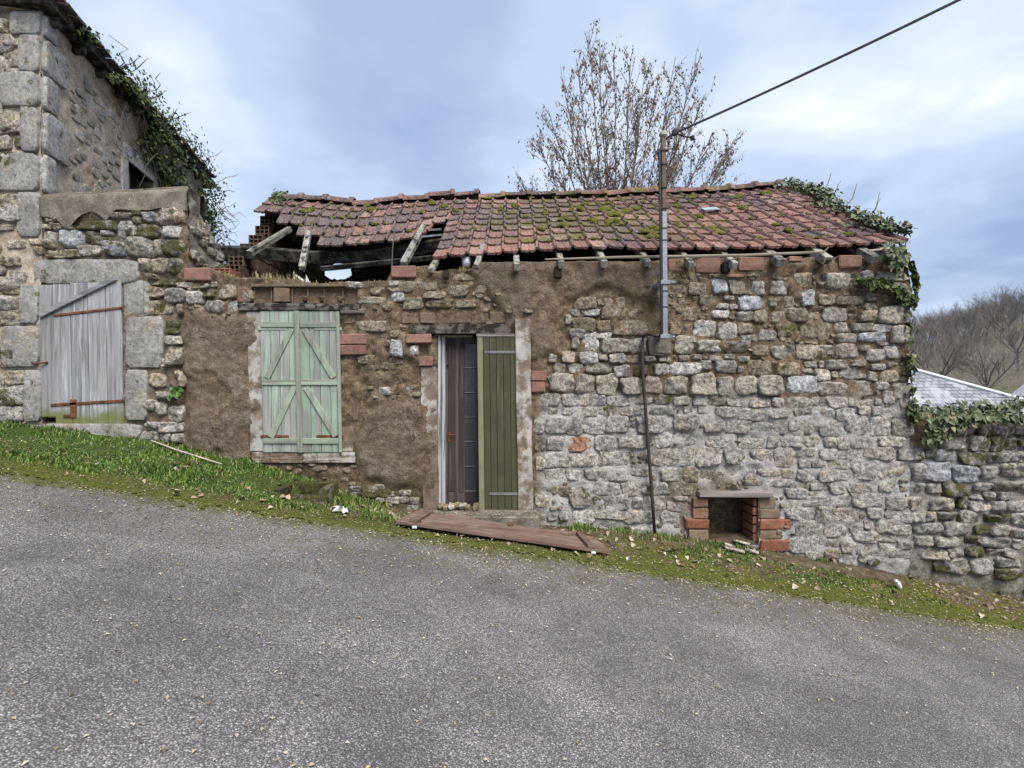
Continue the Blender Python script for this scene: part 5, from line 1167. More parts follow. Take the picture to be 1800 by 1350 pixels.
mb = MB(); mb.bar(fbp(0.105, 0.12)+nb*.011, fbp(0.88, 0.90)+nb*.011, 0.055, 0.034, nb, .004); mb.build('brace', M['fallen_board'], FB)
mb = MB(); mb.lathe(fbp(0.52, .86), [(0, 0), (.03, 0), (.03, .02), (.012, .025), (0, .025)], 8); mb.build('knob', M['rusty_iron'], FB)
for s in (0.09, 0.915):
    mb = MB(); mb.box(fbp(s, -0.01)-nb*.03, (0.045, 0.02, 0.022), None, .003); mb.build('hinge_plate', M['zinc'], FB)

# ------------------------------------------------------------------ small things on the verge
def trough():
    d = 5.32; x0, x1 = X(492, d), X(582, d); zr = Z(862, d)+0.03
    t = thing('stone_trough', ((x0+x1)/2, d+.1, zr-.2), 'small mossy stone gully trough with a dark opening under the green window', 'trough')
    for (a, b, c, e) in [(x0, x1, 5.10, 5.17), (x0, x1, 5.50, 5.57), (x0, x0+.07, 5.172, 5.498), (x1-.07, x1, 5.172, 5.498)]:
        mb = MB(); mb.box(((a+b)/2, (c+e)/2, zr-.16), (b-a, e-c, .34+RND.uniform(0, .02)-(.10 if e < 5.2 else 0)), None, .015, .01); mb.build('side', M['granite_very_mossy'], t, color=((.2, .18, .14) if e < 5.2 or a > x0+.1 and b-a < .1 else (.035, .03, .025)))  # back and left sides near black: shade inside the opening painted into their colour
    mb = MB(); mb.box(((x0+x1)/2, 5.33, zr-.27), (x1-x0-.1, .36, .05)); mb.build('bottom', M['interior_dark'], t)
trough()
def crumple(name, c, s, mat, label, cat, seed):
    r = random.Random(seed); mb = MB(); n = 5
    for i in range(n):
        for j in range(n): mb.v.append((c[0]+(i/(n-1)-.5)*s[0]+r.uniform(-1, 1)*s[0]*.12, c[1]+(j/(n-1)-.5)*s[1]+r.uniform(-1, 1)*s[1]*.12, c[2]+r.uniform(0, 1)*s[2]))
    mb.f = [(i*n+j, (i+1)*n+j, (i+1)*n+j+1, i*n+j+1) for i in range(n-1) for j in range(n-1) if r.random() > .12]
    return tag(mb.build(name, mat), label, cat)
pz = Vector((X(601, 4.95), 4.95, 0)); crumple('paper_scrap', (pz.x, pz.y, gz(pz.x, pz.y)+.01), (.13, .10, .07), M['white_litter'], 'crumpled white paper scrap on the grass by the road', 'litter', 4)
def plastic():
    d = 5.45; x = X(1576, d); z0 = gz(x, d)+.03; t = thing('plastic_bottle', (x, d, z0), 'pale crushed plastic bottle leaning at the foot of the wall', 'bottle')
    mb = MB(); prof = [(.0, 0), (.032, .005), (.04, .03), (.03, .06), (.041, .09), (.036, .13), (.018, .16), (.016, .19)]
    mb.lathe((0, 0, 0), prof, 10); R = Matrix.Rotation(-0.7, 3, 'Y') @ Matrix.Rotation(.5, 3, 'X') @ Matrix.Scale(.72, 3); mb.v = [tuple(R @ (Vector(p)+Vector((RND.uniform(-.005, .005), 0, 0)))+Vector((x+.03, d, z0-.03))) for p in mb.v]; mb.build('body', M['white_litter'], t, True)
    mb = MB(); mb.lathe((0, 0, 0), [(0, .185), (.02, .185), (.02, .21), (0, .212)], 10); mb.v = [tuple(R @ Vector(p)+Vector((x+.03, d, z0-.03))) for p in mb.v]; mb.build('cap', M['white_litter'], t)
plastic()
def ledge():                                                          # low earth-covered kerb below the niche
    mb = MB(); n = 14
    for i in range(n+1):
        x = lerp(2.75, 4.3, i/n); y = 5.50+0.04*math.sin(i*1.3); zt = float(np.interp(x, BASE_X, BASE_Z))-.005+RND.uniform(-.012, .012); zl = gz(x, 5.35)-.12
        mb.v += [(x, y, zl), (x, y+RND.uniform(0, .02), zt-.03), (x, y+.05, zt), (x, y+.40, zt+.01)]
    mb.f = [(i*4+j, (i+1)*4+j, (i+1)*4+j+1, i*4+j+1) for i in range(n) for j in range(3)]
    mb.f += [(0, 1, 2, 3), (n*4+3, n*4+2, n*4+1, n*4)]
    tag(mb.build('earth_kerb', M['verge_soil'], smooth=True), 'low earth covered kerb running along the foot of the wall', 'kerb')
ledge()
mb = MB(); mb.tube([(X(285), 5.62, gz(X(285), 5.62)+.06), (X(330), 5.58, gz(X(330), 5.58)+.05), (X(390, 5.5), 5.5, gz(X(390, 5.5), 5.5)+.03)], [.006, .011, .008], 5); tag(mb.build('stick', M['lath_wood']), 'thin pale stick lying in the grass at the wall foot', 'stick')
slate_i = [(1290, 962, .20), (1302, 952, .17), (1322, 968, .13), (1280, 975, .08)]
SLL = ['flat pale stone slab on the floor of the brick niche', 'flat pale slab at the back of the brick niche', 'small flat stone below the right brick cheek of the niche', 'small pale stone in the grass before the niche']
for i, (px, py, s) in enumerate(slate_i):
    y = 5.62 if i != 1 else 5.82; x = X(px, y); z = gz(x, min(y, 5.8)); mb = MB(); R = Matrix.Rotation(RND.uniform(-.4, .4), 3, 'Z') @ Matrix.Rotation(-.12, 3, 'X') @ Matrix.Rotation(.2, 3, 'Y')
    mb.box((x, y, z+.03+.01*i), (s, s*.6, .025), R, .008, .008); tag(mb.build('stone_slab', M['granite_dressed'], color=(.42, .38, .34)), SLL[i], 'stone')
fl = MB(); fl.box(((NICHE[0]+NICHE[1])/2, D+.16, NICHE[2]-.0), (NICHE[1]-NICHE[0]-.02, .30, .08), None, .02, .01); fl.build('niche_floor', M['verge_soil'], COT)
x, u = roof_from_px(1246, 377); rr = MB(); rr.bar(roof_pt(x-.11, u)+nrm0*.075, roof_pt(x+.12, u-.02)+nrm0*.07, .12, .012, nrm0, .003, .004); tag(rr.build('slate_scrap', M['blue_scrap']), 'pale blue scrap of sheet lying on the roof tiles right of the mast', 'scrap')
mb = MB(); mb.lathe(P(820, 470, 5.95), [(0, 0), (.045, 0), (.058, .11), (.052, .11), (.04, .01), (0, .01)], 12); tag(mb.build('plastic_pot', M['zinc'], smooth=True), 'small pale plastic pot on the wall top under the eave', 'pot')
mb = MB(); mb.tube([P(517, 482, 6.0), P(536, 496, 5.9)], .014, 6); tag(mb.build('plastic_pipe', M['white_litter']), 'short white pipe stub on the broken wall top', 'pipe')
# ------------------------------------------------------------------ vegetation helpers
def leaf_quads(pts, nrms, size, mat, name, parent=None, lab=None, cat=None, kind='stuff', lobes=True, seed=1, group=None):
    r = np.random.default_rng(seed); V = []; Fc = []
    for p, nn in zip(pts, nrms):
        s = size*r.uniform(.55, 1.25); n = Vector(nn)+Vector(r.normal(0, .45, 3)); n.normalize()
        dn = Vector((r.normal(0, .5), r.normal(0, .5), -1)); u = (dn-n*dn.dot(n))
        if u.length < .05: continue
        u.normalize(); w = n.cross(u); p = Vector(p); b = len(V); f = s*.18
        if lobes: q = [p-u*s*.35, p-u*s*.25+w*s*.5+n*f, p+u*s*.15+w*s*.38+n*f*.6, p+u*s*.75, p+u*s*.15-w*s*.38+n*f*.6, p-u*s*.25-w*s*.5+n*f]; V += q; Fc += [(b, b+1, b+2, b+3), (b, b+3, b+4, b+5)]
        else: q = [p-u*s*.5, p+w*s*.3+n*f, p+u*s*.5, p-w*s*.3+n*f]; V += q; Fc += [(b, b+1, b+2), (b, b+2, b+3)]
    mb = MB(); mb.v = [tuple(v) for v in V]; mb.f = Fc
    o = mb.build(name, mat, parent)
    if parent is None: tag(o, lab, cat, group, kind)
    return o
def grow_tree(mb, p, d, L, r, lvl, maxl, rnd, tips, spread=.55, up=.25, nseg=4, kids=(3, 5), tip_r=.15, shrink=.62, sides=5):
    pts = [p.copy()]; rad = [r]; dd = d.copy()
    for i in range(nseg):
        dd = (dd+Vector((rnd.gauss(0, .10), rnd.gauss(0, .10), rnd.gauss(0, .06)+up*.12))).normalized(); pts.append(pts[-1]+dd*L/nseg); rad.append(lerp(r, r*tip_r if lvl == maxl else r*.45, (i+1)/nseg))
    mb.tube(pts, rad, sides if lvl < 2 else 3, cap=False)
    if lvl == maxl: tips.append((pts, dd)); return
    for k in range(rnd.randint(*kids)):
        t = rnd.uniform(.25, 1.0); i = min(int(t*nseg), nseg-1); q = pts[i].lerp(pts[i+1], t*nseg-i)
        a = Vector((rnd.gauss(0, 1), rnd.gauss(0, 1), rnd.gauss(0, .5))); a = (a-dd*a.dot(dd)).normalized()
        nd = (dd+a*spread*rnd.uniform(.6, 1.3)+Vector((0, 0, up))).normalized()
        grow_tree(mb, q, nd, L*shrink*rnd.uniform(.7, 1.15), lerp(r, r*.45, t)*.62, lvl+1, maxl, rnd, tips, spread, up, max(nseg-1, 2), kids, tip_r, shrink, sides)
    tips.append((pts, dd))
# ------------------------------------------------------------------ bare tree behind the roof
def big_tree():
    TY = 13.5; bx = X(1085, TY); bz = float(terrain_z(bx, TY)); rnd = random.Random(8)
    t = thing('bare_tree', (bx, TY, bz), 'leafless many stemmed tree with brown seed clusters behind the roof ridge', 'tree')
    tr = MB(); cr = MB(); tips = []
    fork = Vector((bx, TY, bz+2.6)); tr.tube([(bx, TY, bz-.3), (bx+.05, TY, bz+1.2), fork], [.30, .24, .20], 8)
    tops = [(935, 320, 14.2), (945, 250, 13.4), (962, 190, 14.0), (985, 140, 13.2), (1012, 100, 13.9), (1032, 58, 13.3), (1052, 68, 13.8), (1080, 100, 12.9), (1110, 95, 13.6), (1135, 105, 14.3), (1160, 130, 13.0), (1190, 98, 13.7), (1228, 95, 13.2), (1238, 165, 14.0), (1205, 200, 12.8), (1292, 245, 13.5), (1270, 280, 14.1), (1240, 250, 13.1), (1060, 160, 14.6), (1120, 180, 12.6), (1010, 200, 12.7), (1180, 230, 14.5), (925, 335, 13.0), (975, 260, 14.5), (1295, 330, 13.0)]
    for (px, py, d) in tops:
        e = Vector(P(px, py, d)); m = fork.lerp(e, .45)+Vector((rnd.gauss(0, .12), rnd.gauss(0, .12), .25+abs(e.x-bx)*.02))
        n = 9; pts = [((1-s)**2)*fork+2*s*(1-s)*m+s*s*e+Vector((rnd.gauss(0, .03), rnd.gauss(0, .03), 0)) for s in [i/(n-1) for i in range(n)]]
        r0 = .05*rnd.uniform(.7, 1.15); tr.tube(pts, [lerp(r0, .008, s**.8) for s in np.linspace(0, 1, n)], 5, cap=False)
        tips.append((pts[-4:], (pts[-1]-pts[-2]).normalized()))
        for k in range(46):
            s = rnd.uniform(.32, .98); i = min(int(s*(n-1)), n-2); q = pts[i].lerp(pts[i+1], s*(n-1)-i); dd = (pts[i+1]-pts[i]).normalized()
            a = Vector((rnd.gauss(0, 1), rnd.gauss(0, .8), rnd.gauss(0, .3))); a = (a-dd*a.dot(dd)).normalized(); nd = (dd+a*.55+Vector((0, 0, .12))).normalized()
            grow_tree(cr, q, nd, lerp(1.25, .55, s)*rnd.uniform(.6, 1.2), 0.011*rnd.uniform(.7, 1.1), 1, 2, rnd, tips, .6, .2, 3, (2, 3), .35, .55, 4)
    tr.build('trunk', M['bark'], t, True); cw = cr.build('crown', M['bark'], t)
    pts = []; nr = []
    for ps, dd in tips:
        for k in range(rnd.randint(1, 5)):
            i = rnd.randrange(1, len(ps)); q = ps[i-1].lerp(ps[i], rnd.random()); pts.append(q+Vector((rnd.gauss(0, .03), rnd.gauss(0, .03), -.05))); nr.append((rnd.gauss(0, 1), -1, rnd.gauss(0, .3)))
    o = leaf_quads(pts, nr, .075, M['seed_pod'], 'seed_clusters', cw, lobes=False, seed=3); o['kind'] = 'stuff'
big_tree()
# ------------------------------------------------------------------ ivy
def ivy_thing(name, base, label, pts, nrms, size, mat, stems, seed, sm='bark'):
    t = thing(name, base, label, 'ivy')
    mb = MB()
    for s in stems: mb.tube(s, [.007]*(len(s)-1)+[.003], 4, cap=False)
    if stems: mb.build('stems', M[sm], t)
    o = leaf_quads(pts, nrms, size, mat, 'leaves', t, seed=seed); o['kind'] = 'stuff'; return t
def ivy_house():
    r = np.random.default_rng(12); pts = []; nr = []
    n3 = Vector((SN.x, SN.y, 0))
    for k in range(12500):
        kk = r.uniform(0.3, 5.3); z = EAVE+0.10-abs(r.normal(0, 1))*0.42*float(sstep(0.2, 2.6, kk))-r.uniform(0, .10)
        if kk > 2.6: z -= r.uniform(0, 1.0)**1.3*2.3*float(sstep(2.5, 3.6, kk))
        if wk0-.1 < kk < wk1+.1 and z < zt_w+.12: continue
        dens = 0.25+0.75*float(sstep(.9, 2.2, kk)); 
        if r.random() > dens or float(fbm(kk*2.4, z*2.4, 90, 3)) < -.14: continue
        pts.append(SIDE.pt(kk, z, .05+abs(r.normal(0, .10))+(.08 if z > EAVE-.25 else 0))); nr.append((n3.x, n3.y-.3, .5))
    for k in range(700):                                                  # sprays above the eave
        kk = r.uniform(1.4, 5.4); h = abs(r.normal(0, .16))
        pts.append(SIDE.pt(kk, EAVE+.2+h, .12+r.normal(0, .10))); nr.append((n3.x, n3.y, .4))
    for k in range(330):
        pts.append(SIDE.pt(5.1+abs(r.normal(0, .12)), EAVE-r.uniform(-.1, 2.2), r.normal(.15, .15))); nr.append((n3.x, n3.y-.5, .3))
    stems = []
    for k in range(26):
        kk = r.uniform(1.2, 5.4); p = Vector(SIDE.pt(kk, EAVE+.15, .15)); q = [p]
        for j in range(4): q.append(q[-1]+Vector((r.normal(.04, .09), r.normal(0, .08), r.uniform(.02, .09))))
        stems.append(q)
    for k in range(16):                                                    # bare hanging tendrils at the far corner
        p = Vector(SIDE.pt(5.3+r.uniform(0, .15), EAVE-r.uniform(0, 1.6), .15)); q = [p]
        for j in range(5): q.append(q[-1]+Vector((r.uniform(.03, .16), r.normal(0, .05), r.normal(-.04, .07))))
        stems.append(q)
    for k in range(26):
        kk = r.uniform(1.2, 5.2); q = [Vector(SIDE.pt(kk, EAVE-.02, .1))]
        for j in range(5): q.append(q[-1]+Vector((SD.x*r.normal(0, .1), SD.y*r.normal(0, .1), -r.uniform(.05, .3))))
        stems.append(q)
    ivy_thing('ivy', (SIDE.pt(4, 2.6, .1)), 'dark ivy hanging under the eaves of the tall house', pts, nr, .055, M['ivy_leaf'], stems, 21)
ivy_house()
def ivy_bw():
    r = np.random.default_rng(4); pts = []; nr = []
    for k in range(2700):
        x = r.uniform(X(1609), 7.5); t = r.random(); y = 5.70+r.uniform(0, .6); hang = .06+.20*float(sstep(.35, -.5, float(fbm(x*2.1, 3, 8, 3))))+.26*float(sstep(5.15, 4.6, x))
        if t < .5: z = Z(738)+.02+abs(r.normal(0, .07))+.08*float(fbm(x*3, 1, 5, 3))+.05*float(sstep(4.8, 5.6, x)); n = (0, -.5, .9)
        else: z = Z(738)+.06-r.uniform(0, 1)*hang; y = 5.70-abs(r.normal(0, .03)); n = (0, -1, .45)
        pts.append((x, y, z)); nr.append(n)
    stems = [[(x, 5.69, Z(738)+.02), (x+.1, 5.66, Z(738)-.12), (x+.05, 5.68, Z(738)-.3)] for x in np.linspace(4.7, 7.2, 12)]
    ivy_thing('ivy', (5.6, 5.8, Z(740)), 'pale dusty ivy spreading along the top of the boundary wall', pts, nr, .060, M['ivy_leaf_dusty'], stems, 22)
ivy_bw()
def ivy_roof():
    r = np.random.default_rng(6); pts = []; nr = []; stems = []
    for k in range(1600):
        u = r.uniform(0, 2.75); w = .16+.16*float(sstep(.9, 1.6, u))+.05*math.sin(u*5); x = 4.60-abs(r.normal(0, 1))*w*.8*float(sstep(2.9, 2.0, u))+r.normal(.02, .04)
        if float(fbm(x*3, u*3, 66, 2)) < -.22: continue
        p = roof_pt(x, u)+nrm0*(.05+abs(r.normal(0, .05))); pts.append(p); nr.append((0.2, -.6, .9))
    for k in range(260):                                       # cushion at the eave corner
        pts.append(Vector(P(1576+r.normal(0, 9), 452+r.normal(0, 13), 5.68+r.normal(0, .07)))); nr.append((.2, -1, .3))
    for k in range(5):
        u = r.uniform(.2, 2.6); p = roof_pt(4.6, u)+nrm0*.08; stems.append([p, p+Vector((.06, -.02, .08)), p+Vector((.10, 0, .17)), p+Vector((.15, .02, r.uniform(.2, .32)))])
    us = np.linspace(0, 2.6, 10); stems.append([roof_pt(4.52+.05*math.sin(u*7), u)+nrm0*.06 for u in us])
    ivy_thing('ivy', (4.6, 6.2, 3.0), 'grey green ivy creeping up the right verge of the tiled roof', pts, nr, .056, M['ivy_leaf_dusty'], stems, 23)
ivy_roof()
def ivy_corner():
    r = np.random.default_rng(9); pts = []; nr = []; stems = []
    for k in range(520):                                       # trail crossing the top stones
        t = r.random(); px = lerp(1505, 1612, t); py = lerp(488, 524, t)+4*math.sin(t*9)+r.normal(0, 2.5+5*t); pts.append(P(px, py, D-.06-abs(r.normal(0, .03)))); nr.append((0, -1, .4))
    for k in range(560):                                       # column down the corner
        t = r.random(); px = lerp(1594, 1606, t)+r.normal(0, 4.5); py = lerp(515, 745, t)
        if float(fbm(py*.02, 2, 31, 3)) < -.12 and r.random() < .8: continue
        pts.append(P(px, py, D-.04-abs(r.normal(0, .03)))); nr.append((.4, -1, .3))
    for k in range(240): t = r.random(); pts.append(P(lerp(1600, 1612, t)+r.normal(0, 3), lerp(460, 510, t), D-.03)); nr.append((.5, -1, .2))
    stems.append([P(1505, 488, D-.05), P(1540, 500, D-.05), P(1575, 512, D-.05), P(1606, 522, D-.05)]); stems.append([P(1594, 520, D-.04), P(1597, 600, D-.04), P(1603, 680, D-.04), P(1608, 745, D-.04)])
    stems.append([P(1604, 565, D-.02), P(1616, 580, D-.05), P(1622, 592, D-.05)])
    ivy_thing('ivy', P(1608, 745, D-.05), 'dark ivy trailing down the right corner of the cottage wall', pts, nr, .05, M['ivy_leaf'], stems, 24)
ivy_corner()
def ivy_left_ridge():
    r = np.random.default_rng(3); pts = [Vector(P(489+r.normal(0, 8), 352+r.normal(0, 6), 8.35+r.normal(0, .15))) for k in range(260)]; nr = [(0, -1, .4)]*260
    ivy_thing('ivy', P(489, 360, 8.35), 'small tuft of ivy on the left end of the roof ridge', pts, nr, .07, M['ivy_leaf_dusty'], [[P(478, 345, 8.35), P(495, 352, 8.35), P(512, 356, 8.35)]], 25)
ivy_left_ridge()
# ------------------------------------------------------------------ grass, moss, leaves
def blades(spots, h, name, mat, lab, cat, seed, parent=None, w=.006):
    r = np.random.default_rng(seed); V = []; Fc = []
    for (x, y, z, k) in spots:
        L = h*k*r.uniform(.5, 1.25); a = r.uniform(0, 6.283); d = np.array([math.cos(a), math.sin(a), 0]); s = np.array([-d[1], d[0], 0])*w*r.uniform(.6, 1.3); p = np.array([x, y, z-.008]); le = r.uniform(.15, .75)
        m = p+d*L*le*.3+np.array([0, 0, L*.6]); t = p+d*L*le+np.array([0, 0, L*(1-.35*le)]); b = len(V)
        V += [p-s, p+s, m+s*.7, m-s*.7, t]; Fc += [(b, b+1, b+2, b+3), (b+3, b+2, b+4)]
    mb = MB(); mb.v = [tuple(v) for v in V]; mb.f = Fc; o = mb.build(name, mat, parent, origin=(0, 0, 0) if parent is None else None)
    if parent is None: tag(o, lab, cat, None, 'stuff')
    return o
def grass_all():
    r = np.random.default_rng(17); n = 150000; xs = r.uniform(-6.4, 5.9, n); ys = edge(xs)+r.uniform(.06, 1, n)**1*(5.83-edge(xs)-.04)
    ga = grass_amt(xs, ys)*np.where(xs < -1, .75, .42); pt = fbm(xs*3.2, ys*3.2, 70, 3); ga = ga*sstep(-.45, .15, pt)*(1-sstep(.42, .3, np.hypot((xs+2.15)/1.0, (ys-5.2)/.75))); zs = zground(xs, ys); keep = r.random(n) < ga
    hh = .45+.75*sstep(-.3, .5, pt)+.5*sstep(5.3, 5.75, ys)
    sp = [(xs[i], ys[i], zs[i], hh[i]*(1 if xs[i] < -1 else .6)) for i in np.nonzero(keep)[0]]
    for (px, py, cnt, rad, k) in [(672, 915, 260, .10, 1.7), (1022, 925, 260, .10, 1.4), (1095, 930, 180, .12, 1.2), (1170, 940, 260, .16, 1.3), (1300, 962, 300, .16, 1.3), (1250, 950, 200, .14, 1.2), (470, 845, 300, .25, 1.4), (590, 885, 260, .12, 1.6), (760, 905, 80, .1, 1), (1445, 985, 90, .06, 1.4), (1400, 1015, 260, .18, .9), (1530, 1035, 200, .2, .9)]:
        t = 1.55/((py-675)/900-.17*(px-900)/900); t = min(t, 5.72); cx = X(px, t)
        for k2 in range(cnt):
            x, y = cx+r.normal(0, rad), t+r.normal(0, rad*.6)
            if y > 5.78: continue
            sp.append((x, y, gz(x, y), k))
    blades(sp, .052, 'verge_grass', M['grass_blade'], 'short green grass growing on the bank between road and walls', 'grass', 2)
    sp = []
    for k in range(900):
        px = r.uniform(335, 680); x = X(px); y = D+r.uniform(0, .4); sp.append((x, y, cot_top(x), .6 if px > 530 else 1.5 if 440 < px < 520 else .8))
    for k in range(120): x = X(r.uniform(805, 832)); sp.append((x, D+r.uniform(0, .2), cot_top(x), 1.0))
    blades(sp, .07, 'wall_top_grass', M['dry_grass'], 'dry grass tufts growing along the broken wall top', 'grass', 5)
    # fallen leaves and flakes on verge and road
    pts = []; nr = []
    for k in range(17000):
        x = r.uniform(-6.3, 6.3); e = float(edge(x)); q = r.random()
        if q < .45: y = e+r.uniform(-.05, .9)
        elif q < .86: y = e-abs(r.exponential(.45))
        else: y = e-r.uniform(0, 3.4)
        if y > 5.75: continue
        if x > 0 and y < e-.9 and r.random() < .5: continue
        z = gz(x, y) if y > e else float(zroad(x, y)); pts.append((x, y, z+.008)); nr.append((0, 0, 2.2))
    for k in range(700): x = r.uniform(X(760), X(945)); y = r.uniform(5.3, 5.62); pts.append((x, y, max(gz(x, y), .14 if y > 5.45 else -.2)+.012)); nr.append((0, 0, 2))
    leaf_quads(pts, nr, .021, M['dead_leaf'], 'fallen_leaves', None, 'small pale dead leaves scattered over verge and road edge', 'leaves', lobes=False, seed=8)
    pts = []; nr = []
    for k in range(260):
        x = r.uniform(-3.5, 5.9); e = float(edge(x)); y = e+r.uniform(.0, .8); pts.append((x, y, gz(x, y)+.02)); nr.append((0, 0, 1.0))
    leaf_quads(pts, nr, .055, M['dead_leaf'], 'larger_leaves', None, 'curled beige oak leaves lying on the grass verge', 'leaves', seed=18)
grass_all()
def moss_rim():                                                            # soft moss cushions along the road edge
    r = np.random.default_rng(33); mb = MB(); up = Vector((0, 0, 1))
    for k in range(700):
        x = r.uniform(-6.5, 6.5); y = float(edge(x))+r.normal(.05, .09); s = r.uniform(.008, .026); cushion(mb, Vector((x, y, gz(x, y)+.002)), s, s*.8, .010*r.uniform(.4, 1.4), up, Vector((1, 0, 0)))
    for k in range(500):
        x = r.uniform(.6, 6.5); y = float(edge(x))+r.uniform(.05, .7); s = r.uniform(.02, .06); cushion(mb, Vector((x, y, gz(x, y))), s, s*.8, .014*r.uniform(.5, 1.4), up, Vector((1, 0, 0)))
    tag(mb.build('verge_moss', M['moss'], smooth=True, origin=(0, 0, 0)), 'yellow green moss cushions along the edge of the road', 'moss', kind='stuff')
moss_rim()
r = np.random.default_rng(2); fp = [Vector(P(309+r.normal(0, 4.5), 691+r.normal(0, 4.5), D-.06-abs(r.normal(0, .03)))) for k in range(70)]
FN = thing('fern', P(309, 697, D-.05), 'small bright green fern growing from the stone wall right of the plank door', 'fern'); leaf_quads(fp, [(0, -1, .4)]*70, .055, M['fern_leaf'], 'fronds', FN, seed=4)
# ------------------------------------------------------------------ beyond: slate roofed house, pale roof, hillside trees, conifer
def slate_house():
    t = thing('slate_house', (14.5, 16.5, -3.0), 'house with a pale patchy slate roof beyond the boundary wall', 'house'); mb = MB()
    A, B, C_, Dd = Vector((8.5, 13.4, -.5)), Vector((19.2, 13.4, -.5)), Vector((12.35, 16.3, 2.13)), Vector((9.0, 16.3, 2.13)); E, Fp = Vector((8.5, 19.2, -.5)), Vector((19.2, 19.2, -.5))
    mb.add([A, B, C_, Dd, E, Fp], [(0, 1, 2, 3), (1, 5, 2), (5, 4, 3, 2), (4, 0, 3)]); rf = mb.build('roof', M['slate_roof'], t)
    mb = MB(); mb.bar(C_+Vector((-.05, 0, .03)), B+Vector((0, 0, .03)), .14, .05, (0, -.6, 1)); mb.build('hip_flashing', M['zinc'], rf)
    mb = MB(); mb.bar(C_+Vector((0, 0, .04)), Dd+Vector((0, 0, .04)), .16, .06, (0, 0, 1)); mb.build('ridge_flashing', M['zinc'], rf)
    mb = MB(); mb.box((13.85, 16.3, -2.0), (10.2, 5.3, 3.0)); mb.build('wall', M['far_wall'], t)
slate_house()
def pale_house():
    d = 30; t = thing('far_house', (X(1840, d), d, -4), 'sliver of a far pale grey roof at the right edge', 'house'); mb = MB(); x0 = X(1772, d); z0 = Z(697, d); zr = Z(655, d); xr = X(1850, d)
    mb.add([(x0, d-.5, z0-.6), (xr, d-.5, zr), (xr, d+.8, zr), (x0, d+.8, z0-.6), (2*xr-x0, d-.5, z0-.6), (2*xr-x0, d+.8, z0-.6)], [(0, 1, 2, 3), (1, 4, 5, 2), (0, 4, 1)]); mb.build('roof', M['pale_roof'], t)
    mb = MB(); mb.box((xr, d+.15, z0-2.6), (2*(xr-x0)-.6, 1.1, 4)); mb.build('wall', M['far_wall'], t)
pale_house()
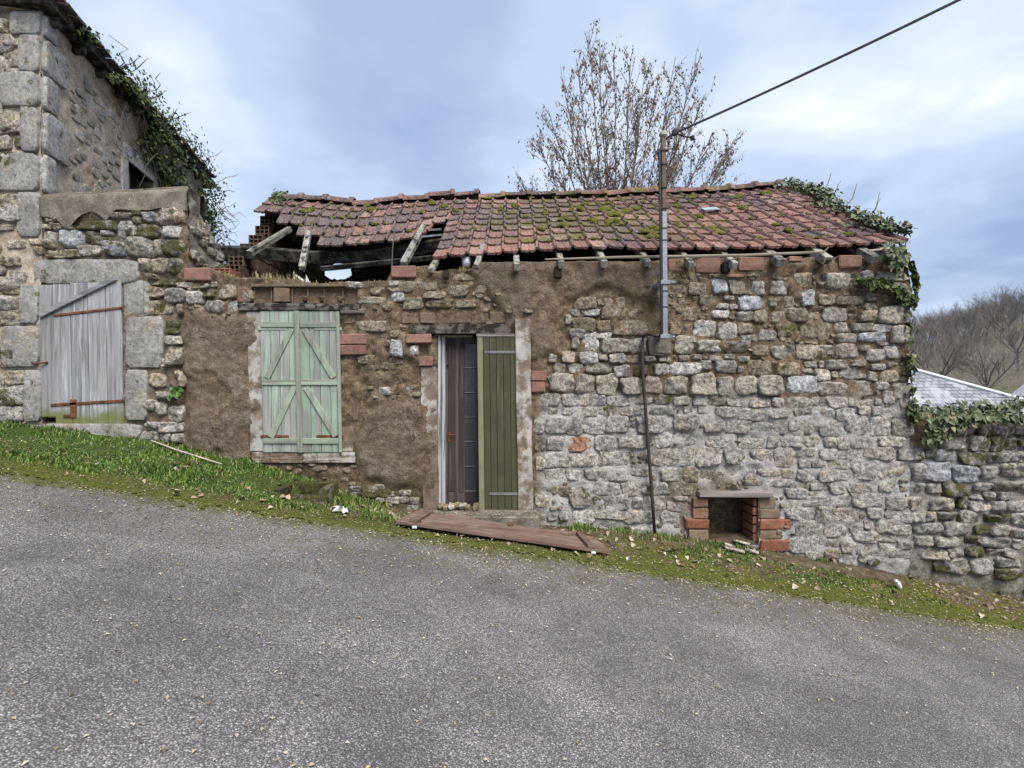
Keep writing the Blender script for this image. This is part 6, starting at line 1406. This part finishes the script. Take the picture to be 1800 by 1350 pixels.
def hill_trees():
    vari = []
    for s in range(3):
        rnd = random.Random(40+s); tr = MB(); cr = MB(); tips = []; H = 4.2
        tr.tube([(0, 0, -.4), (.05, 0, 1.5), (0, .05, 3.0)], [.20, .16, .12], 6)
        for k in range(9):
            a = k*2.4+rnd.random(); p = Vector((0, .05, rnd.uniform(1.6, 3.0))); grow_tree(cr, p, Vector((math.cos(a)*.75, math.sin(a)*.75, .9)).normalized(), H*rnd.uniform(.7, 1.1), .075, 0, 3, rnd, tips, .6, .22, 4, (5, 7), .5, .56, 4)
        def me(mb, n):
            m = bpy.data.meshes.new(n); m.from_pydata(mb.v, [], mb.f); m.update(); m.materials.append(M['bark_grey']); return m
        vari.append((me(tr, 'trunk'), me(cr, 'crown')))
    r = random.Random(5)
    spots = [(1655, 62, 1.15, 'broad bare tree standing just above the slate roof'), (1735, 58, 1.1, 'bare tree on the hillside at the right, above the end of the slate roof'), (1790, 70, 1.1, 'bare tree on the slope at the right edge of the view'), (1690, 80, 1.0, None), (1625, 75, 1.0, None), (1760, 88, 1.0, None)]
    for i in range(22): spots.append((1600+i*10.5+r.uniform(-4, 4), r.uniform(105, 135), r.uniform(.85, 1.25), None))
    for i in range(12): spots.append((1605+i*18+r.uniform(-6, 6), r.uniform(88, 104), r.uniform(.7, 1.0), None))
    for (px, d, sc, lab) in spots:
        x = X(px, d); z = float(terrain_z(x, d)); t = thing('hillside_tree', (x, d, z), lab or 'one of the grey bare trees of the wood on the far hillside', 'tree', None if lab else 'bare trees of the hillside wood')
        a, b = vari[r.randrange(3)]; rot = r.uniform(0, 6.28)
        for m, n in ((a, 'trunk'), (b, 'crown')):
            o = bpy.data.objects.new(n, m); COL.objects.link(o); o.parent = t; o.scale = (sc, sc, sc*r.uniform(.9, 1.1)); o.rotation_euler = (0, 0, rot)
    # undergrowth of the wood
    mb = MB(); rr = np.random.default_rng(8)
    for k in range(5200):
        d = rr.uniform(45, 135); px = rr.uniform(1585, 1840); x = X(px, d); z = float(terrain_z(x, d)); h = rr.uniform(.8, 2.6)
        p = Vector((x, d, z)); q = p+Vector((rr.normal(0, .5), rr.normal(0, .3), h)); s = .02+.0002*d
        b = len(mb.v); mb.v += [tuple(p+Vector((-s, 0, 0))), tuple(p+Vector((s, 0, 0))), tuple(q)]; mb.f.append((b, b+1, b+2))
    tag(mb.build('undergrowth', M['bark_grey'], origin=(0, 0, 0)), 'brown undergrowth covering the far wooded hillside', 'undergrowth', kind='stuff')
hill_trees()
def conifer():
    d = 22; x = X(402, d); zt = Z(452, d); z0 = float(terrain_z(x, d)); t = thing('conifer', (x, d, z0), 'dark conifer top showing behind the broken gable', 'tree'); mb = MB(); mb.tube([(x, d, z0), (x, d, zt)], [.2, .02], 6); mb.build('trunk', M['bark'], t)
    r = np.random.default_rng(1); mb = MB()
    for k in range(520):
        h = r.random(); z = lerp(z0+2, zt, h); a = r.uniform(0, 6.28); L = (1-h)*2.6+.25; p = Vector((x, d, z)); q = p+Vector((math.cos(a)*L, math.sin(a)*L, -.25*L+r.normal(0, .1))); s = Vector((-math.sin(a), math.cos(a), 0))*.14
        b = len(mb.v); mb.v += [tuple(p), tuple(p.lerp(q, .6)+s), tuple(q), tuple(p.lerp(q, .6)-s)]; mb.f += [(b, b+1, b+2), (b, b+2, b+3)]
    mb.build('crown', M['conifer'], t)
conifer()
def lamp_hook():
    d = 16; t = thing('lamp_post', (X(374, d), d, -.5), 'thin grey hooked lamp post far behind the shed wall', 'lamp'); mb = MB(); x = X(374, d)
    mb.tube([(x, d, -.5), (x, d, Z(395, d))], .05, 6); mb.build('post', M['grey_iron'], t)
    mb = MB(); cx, cz, rr = X(364, d), Z(407, d), 9*d/F; mb.tube([(cx+rr*math.cos(a), d, cz+rr*math.sin(a)) for a in np.linspace(0, math.pi, 10)]+[(cx-rr, d, cz-.1)], .025, 5); mb.build('hook', M['grey_iron'], t)
lamp_hook()
